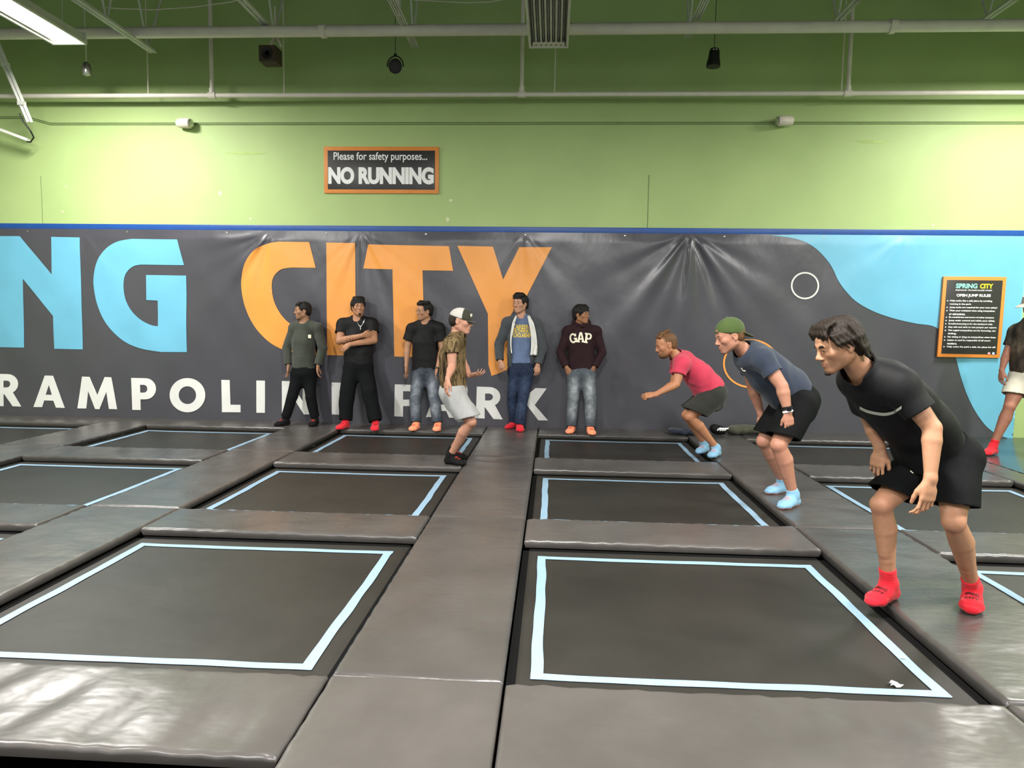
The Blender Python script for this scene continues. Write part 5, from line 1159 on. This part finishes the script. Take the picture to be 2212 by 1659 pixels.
V, Q = solid([H.cone((.08, l, .012), (.165-.6*abs(l), l*.8, .004), (.03, .006), (.022, .005)) for l in (-.045, -.022, 0, .022, .045)], .004, 1); garment('brim', V, Q, dk, cpo)
pt = bvh(*[np.array(x) for x in (solid(dome(), .006, 1))]) if False else None
MB().box((-.019, -.003, -.015), (.019, .003, .015), .003); c0 = H(.103, -.018, .07); pm_ = MB().obox(c0-H.l*.02, c0+H.l*.02, .03, .012, H.f); pm_.ob('cap_patch', M_CREAMP, cpo)

# man with bucket hat at the right edge
R = mover('man in dark patterned shirt, light shorts and bucket hat walking in at the right edge', (2230, 668), 8.3, nrm((-.75, -.65, -.05)), (0, 0, 1), 1.0, (2228, 698, 8.33), (2224, 806, 8.36), (2224, 748, 8.35), nrm((.6, -.8, 0)),
          [(2256, 716, 8.18), (2195, 714, 8.5)],
          [((2275, 770, 8.1), (2280, 815, 8.0), nrm((0, -.1, -1)), (-.6, .5, 0), .5), ((2173, 768, 8.48), (2164, 800, 8.4), nrm((-.05, -.1, -1)), (.9, .2, 0), .5)],
          [((2240, 815, 8.3), (2252, 885, 8.2), (2268, 962, 8.3)), ((2206, 815, 8.42), (2181, 878, 8.28), (2157, 957, 8.36))],
          [((2275, 975), (2240, 992)), ((2162, 978), (2124, 984))], 'ad7863', .0065, 1.05, 1.12, hs=1.0, legfat=1.12)
cm = NT('dark_leaf_print'); setp(cm.b, None, .85, .15); cm.l(cm.ramp(cm.noise(7, 4, (1, 1, .4)), [(.4, lin('2b2722')), (.55, lin('4d443a')), (.68, lin('8b7a66'))]), cm.b.inputs['Base Color'])
o, Vt, Qt = shirt(R, [((2227, 695, 8.33), .085, .08), ((2226, 716, 8.34), .17, .115), ((2225, 750, 8.35), .195, .15), ((2224, 785, 8.36), .195, .155), ((2224, 814, 8.36), .2, .16)], [(.62, (.078, .074)), (.62, (.078, .074))], cm.m, .007, wr=.007, seed=29, fw=(-.75, -.65, 0))
shorts(R, (2224, 803, 8.36), [(.6, .13, .128), (.6, .13, .128)], C_KHAKI, .007, (.165, .14), 30, .006, (.18, .15))
S = feet(R, (1.02, 1.02), S_RED, .006, .08)
H = R['H']; hair(R['root'], H, HSB, [H.ell((-.03, 0, .01), (.1, .092, .08), .01), H.ell((.105, 0, -.03), (.075, .12, .1), .012, '-'), Cut(H(-.05, 0, -.08), -H.u*.9+H.f*.25, .2)], .006); brows(R['root'], H, HSB)
MB().lathe([(.085, .13), (.1, .12), (.108, .05), (.165, .005), (.163, .001), (.104, .04), (.09, .1), (.06, .115)], H(-.01, 0, .02), H.u, 26).ob('bucket_hat', plain('bucket_hat', 'b9a79b', .8, bump=.3), R['root'])

# ------------------------------------------------------------------ clothes left along the wall
def bundle(name, c, parts, m, label, seed):
    pr = [Ell(V3(c)+V3(p), r, None, .03) for p, r in parts]; V, Q = solid(pr, .007, 2); V = crease(V, Q, .012, (1, 1, 1), seed); V = crease(V, Q, .006, (2, 2, 2), seed+5); V[:, 2] = np.maximum(V[:, 2], .003)
    o = mesh_obj(name, V, Q, m, None, True, None, (c[0], c[1], 0)); return tagit(o, label, 'clothing')
c = J(1487, 930, 9.3); c[2] = .03; bundle('jacket', c, [((x, 0, .01*math.sin(x*20)), (.09, .12, .045)) for x in (-.18, -.08, .02, .1)], cloth('navy_jacket', '262b3a', .8, 200), 'crumpled navy jacket on the wall pad behind the man in red', 31)
c = J(1556, 932, 9.3); c[2] = .04; o = bundle('cap_bundle', c, [((.0, 0, .02), (.07, .09, .05)), ((-.06, .03, .03), (.07, .08, .06))], C_BLK, 'black bundle with white markings between the navy jacket and olive jacket', 33); o.name = 'clothes_bundle'
for k in range(4):
    a = c+V3((-.06+.03*k, -.105+.01*abs(k-1.5), .03)); MB().tube([a, a+V3((.02, -.004, .025)), a+V3((.05, .012, .03))], .01, 6).ob('white_marking', M_TXT, o)
c = J(1626, 926, 9.4); c[2] = .05; bundle('jacket', c, [((x, .0, .018*math.cos(x*6)), (.1, .11, .062)) for x in (-.24, -.13, -.02, .1, .2)], cloth('olive_jacket', '46463a', .85, 200), 'rolled olive jacket on the wall pad left of the navy shirted man', 35)
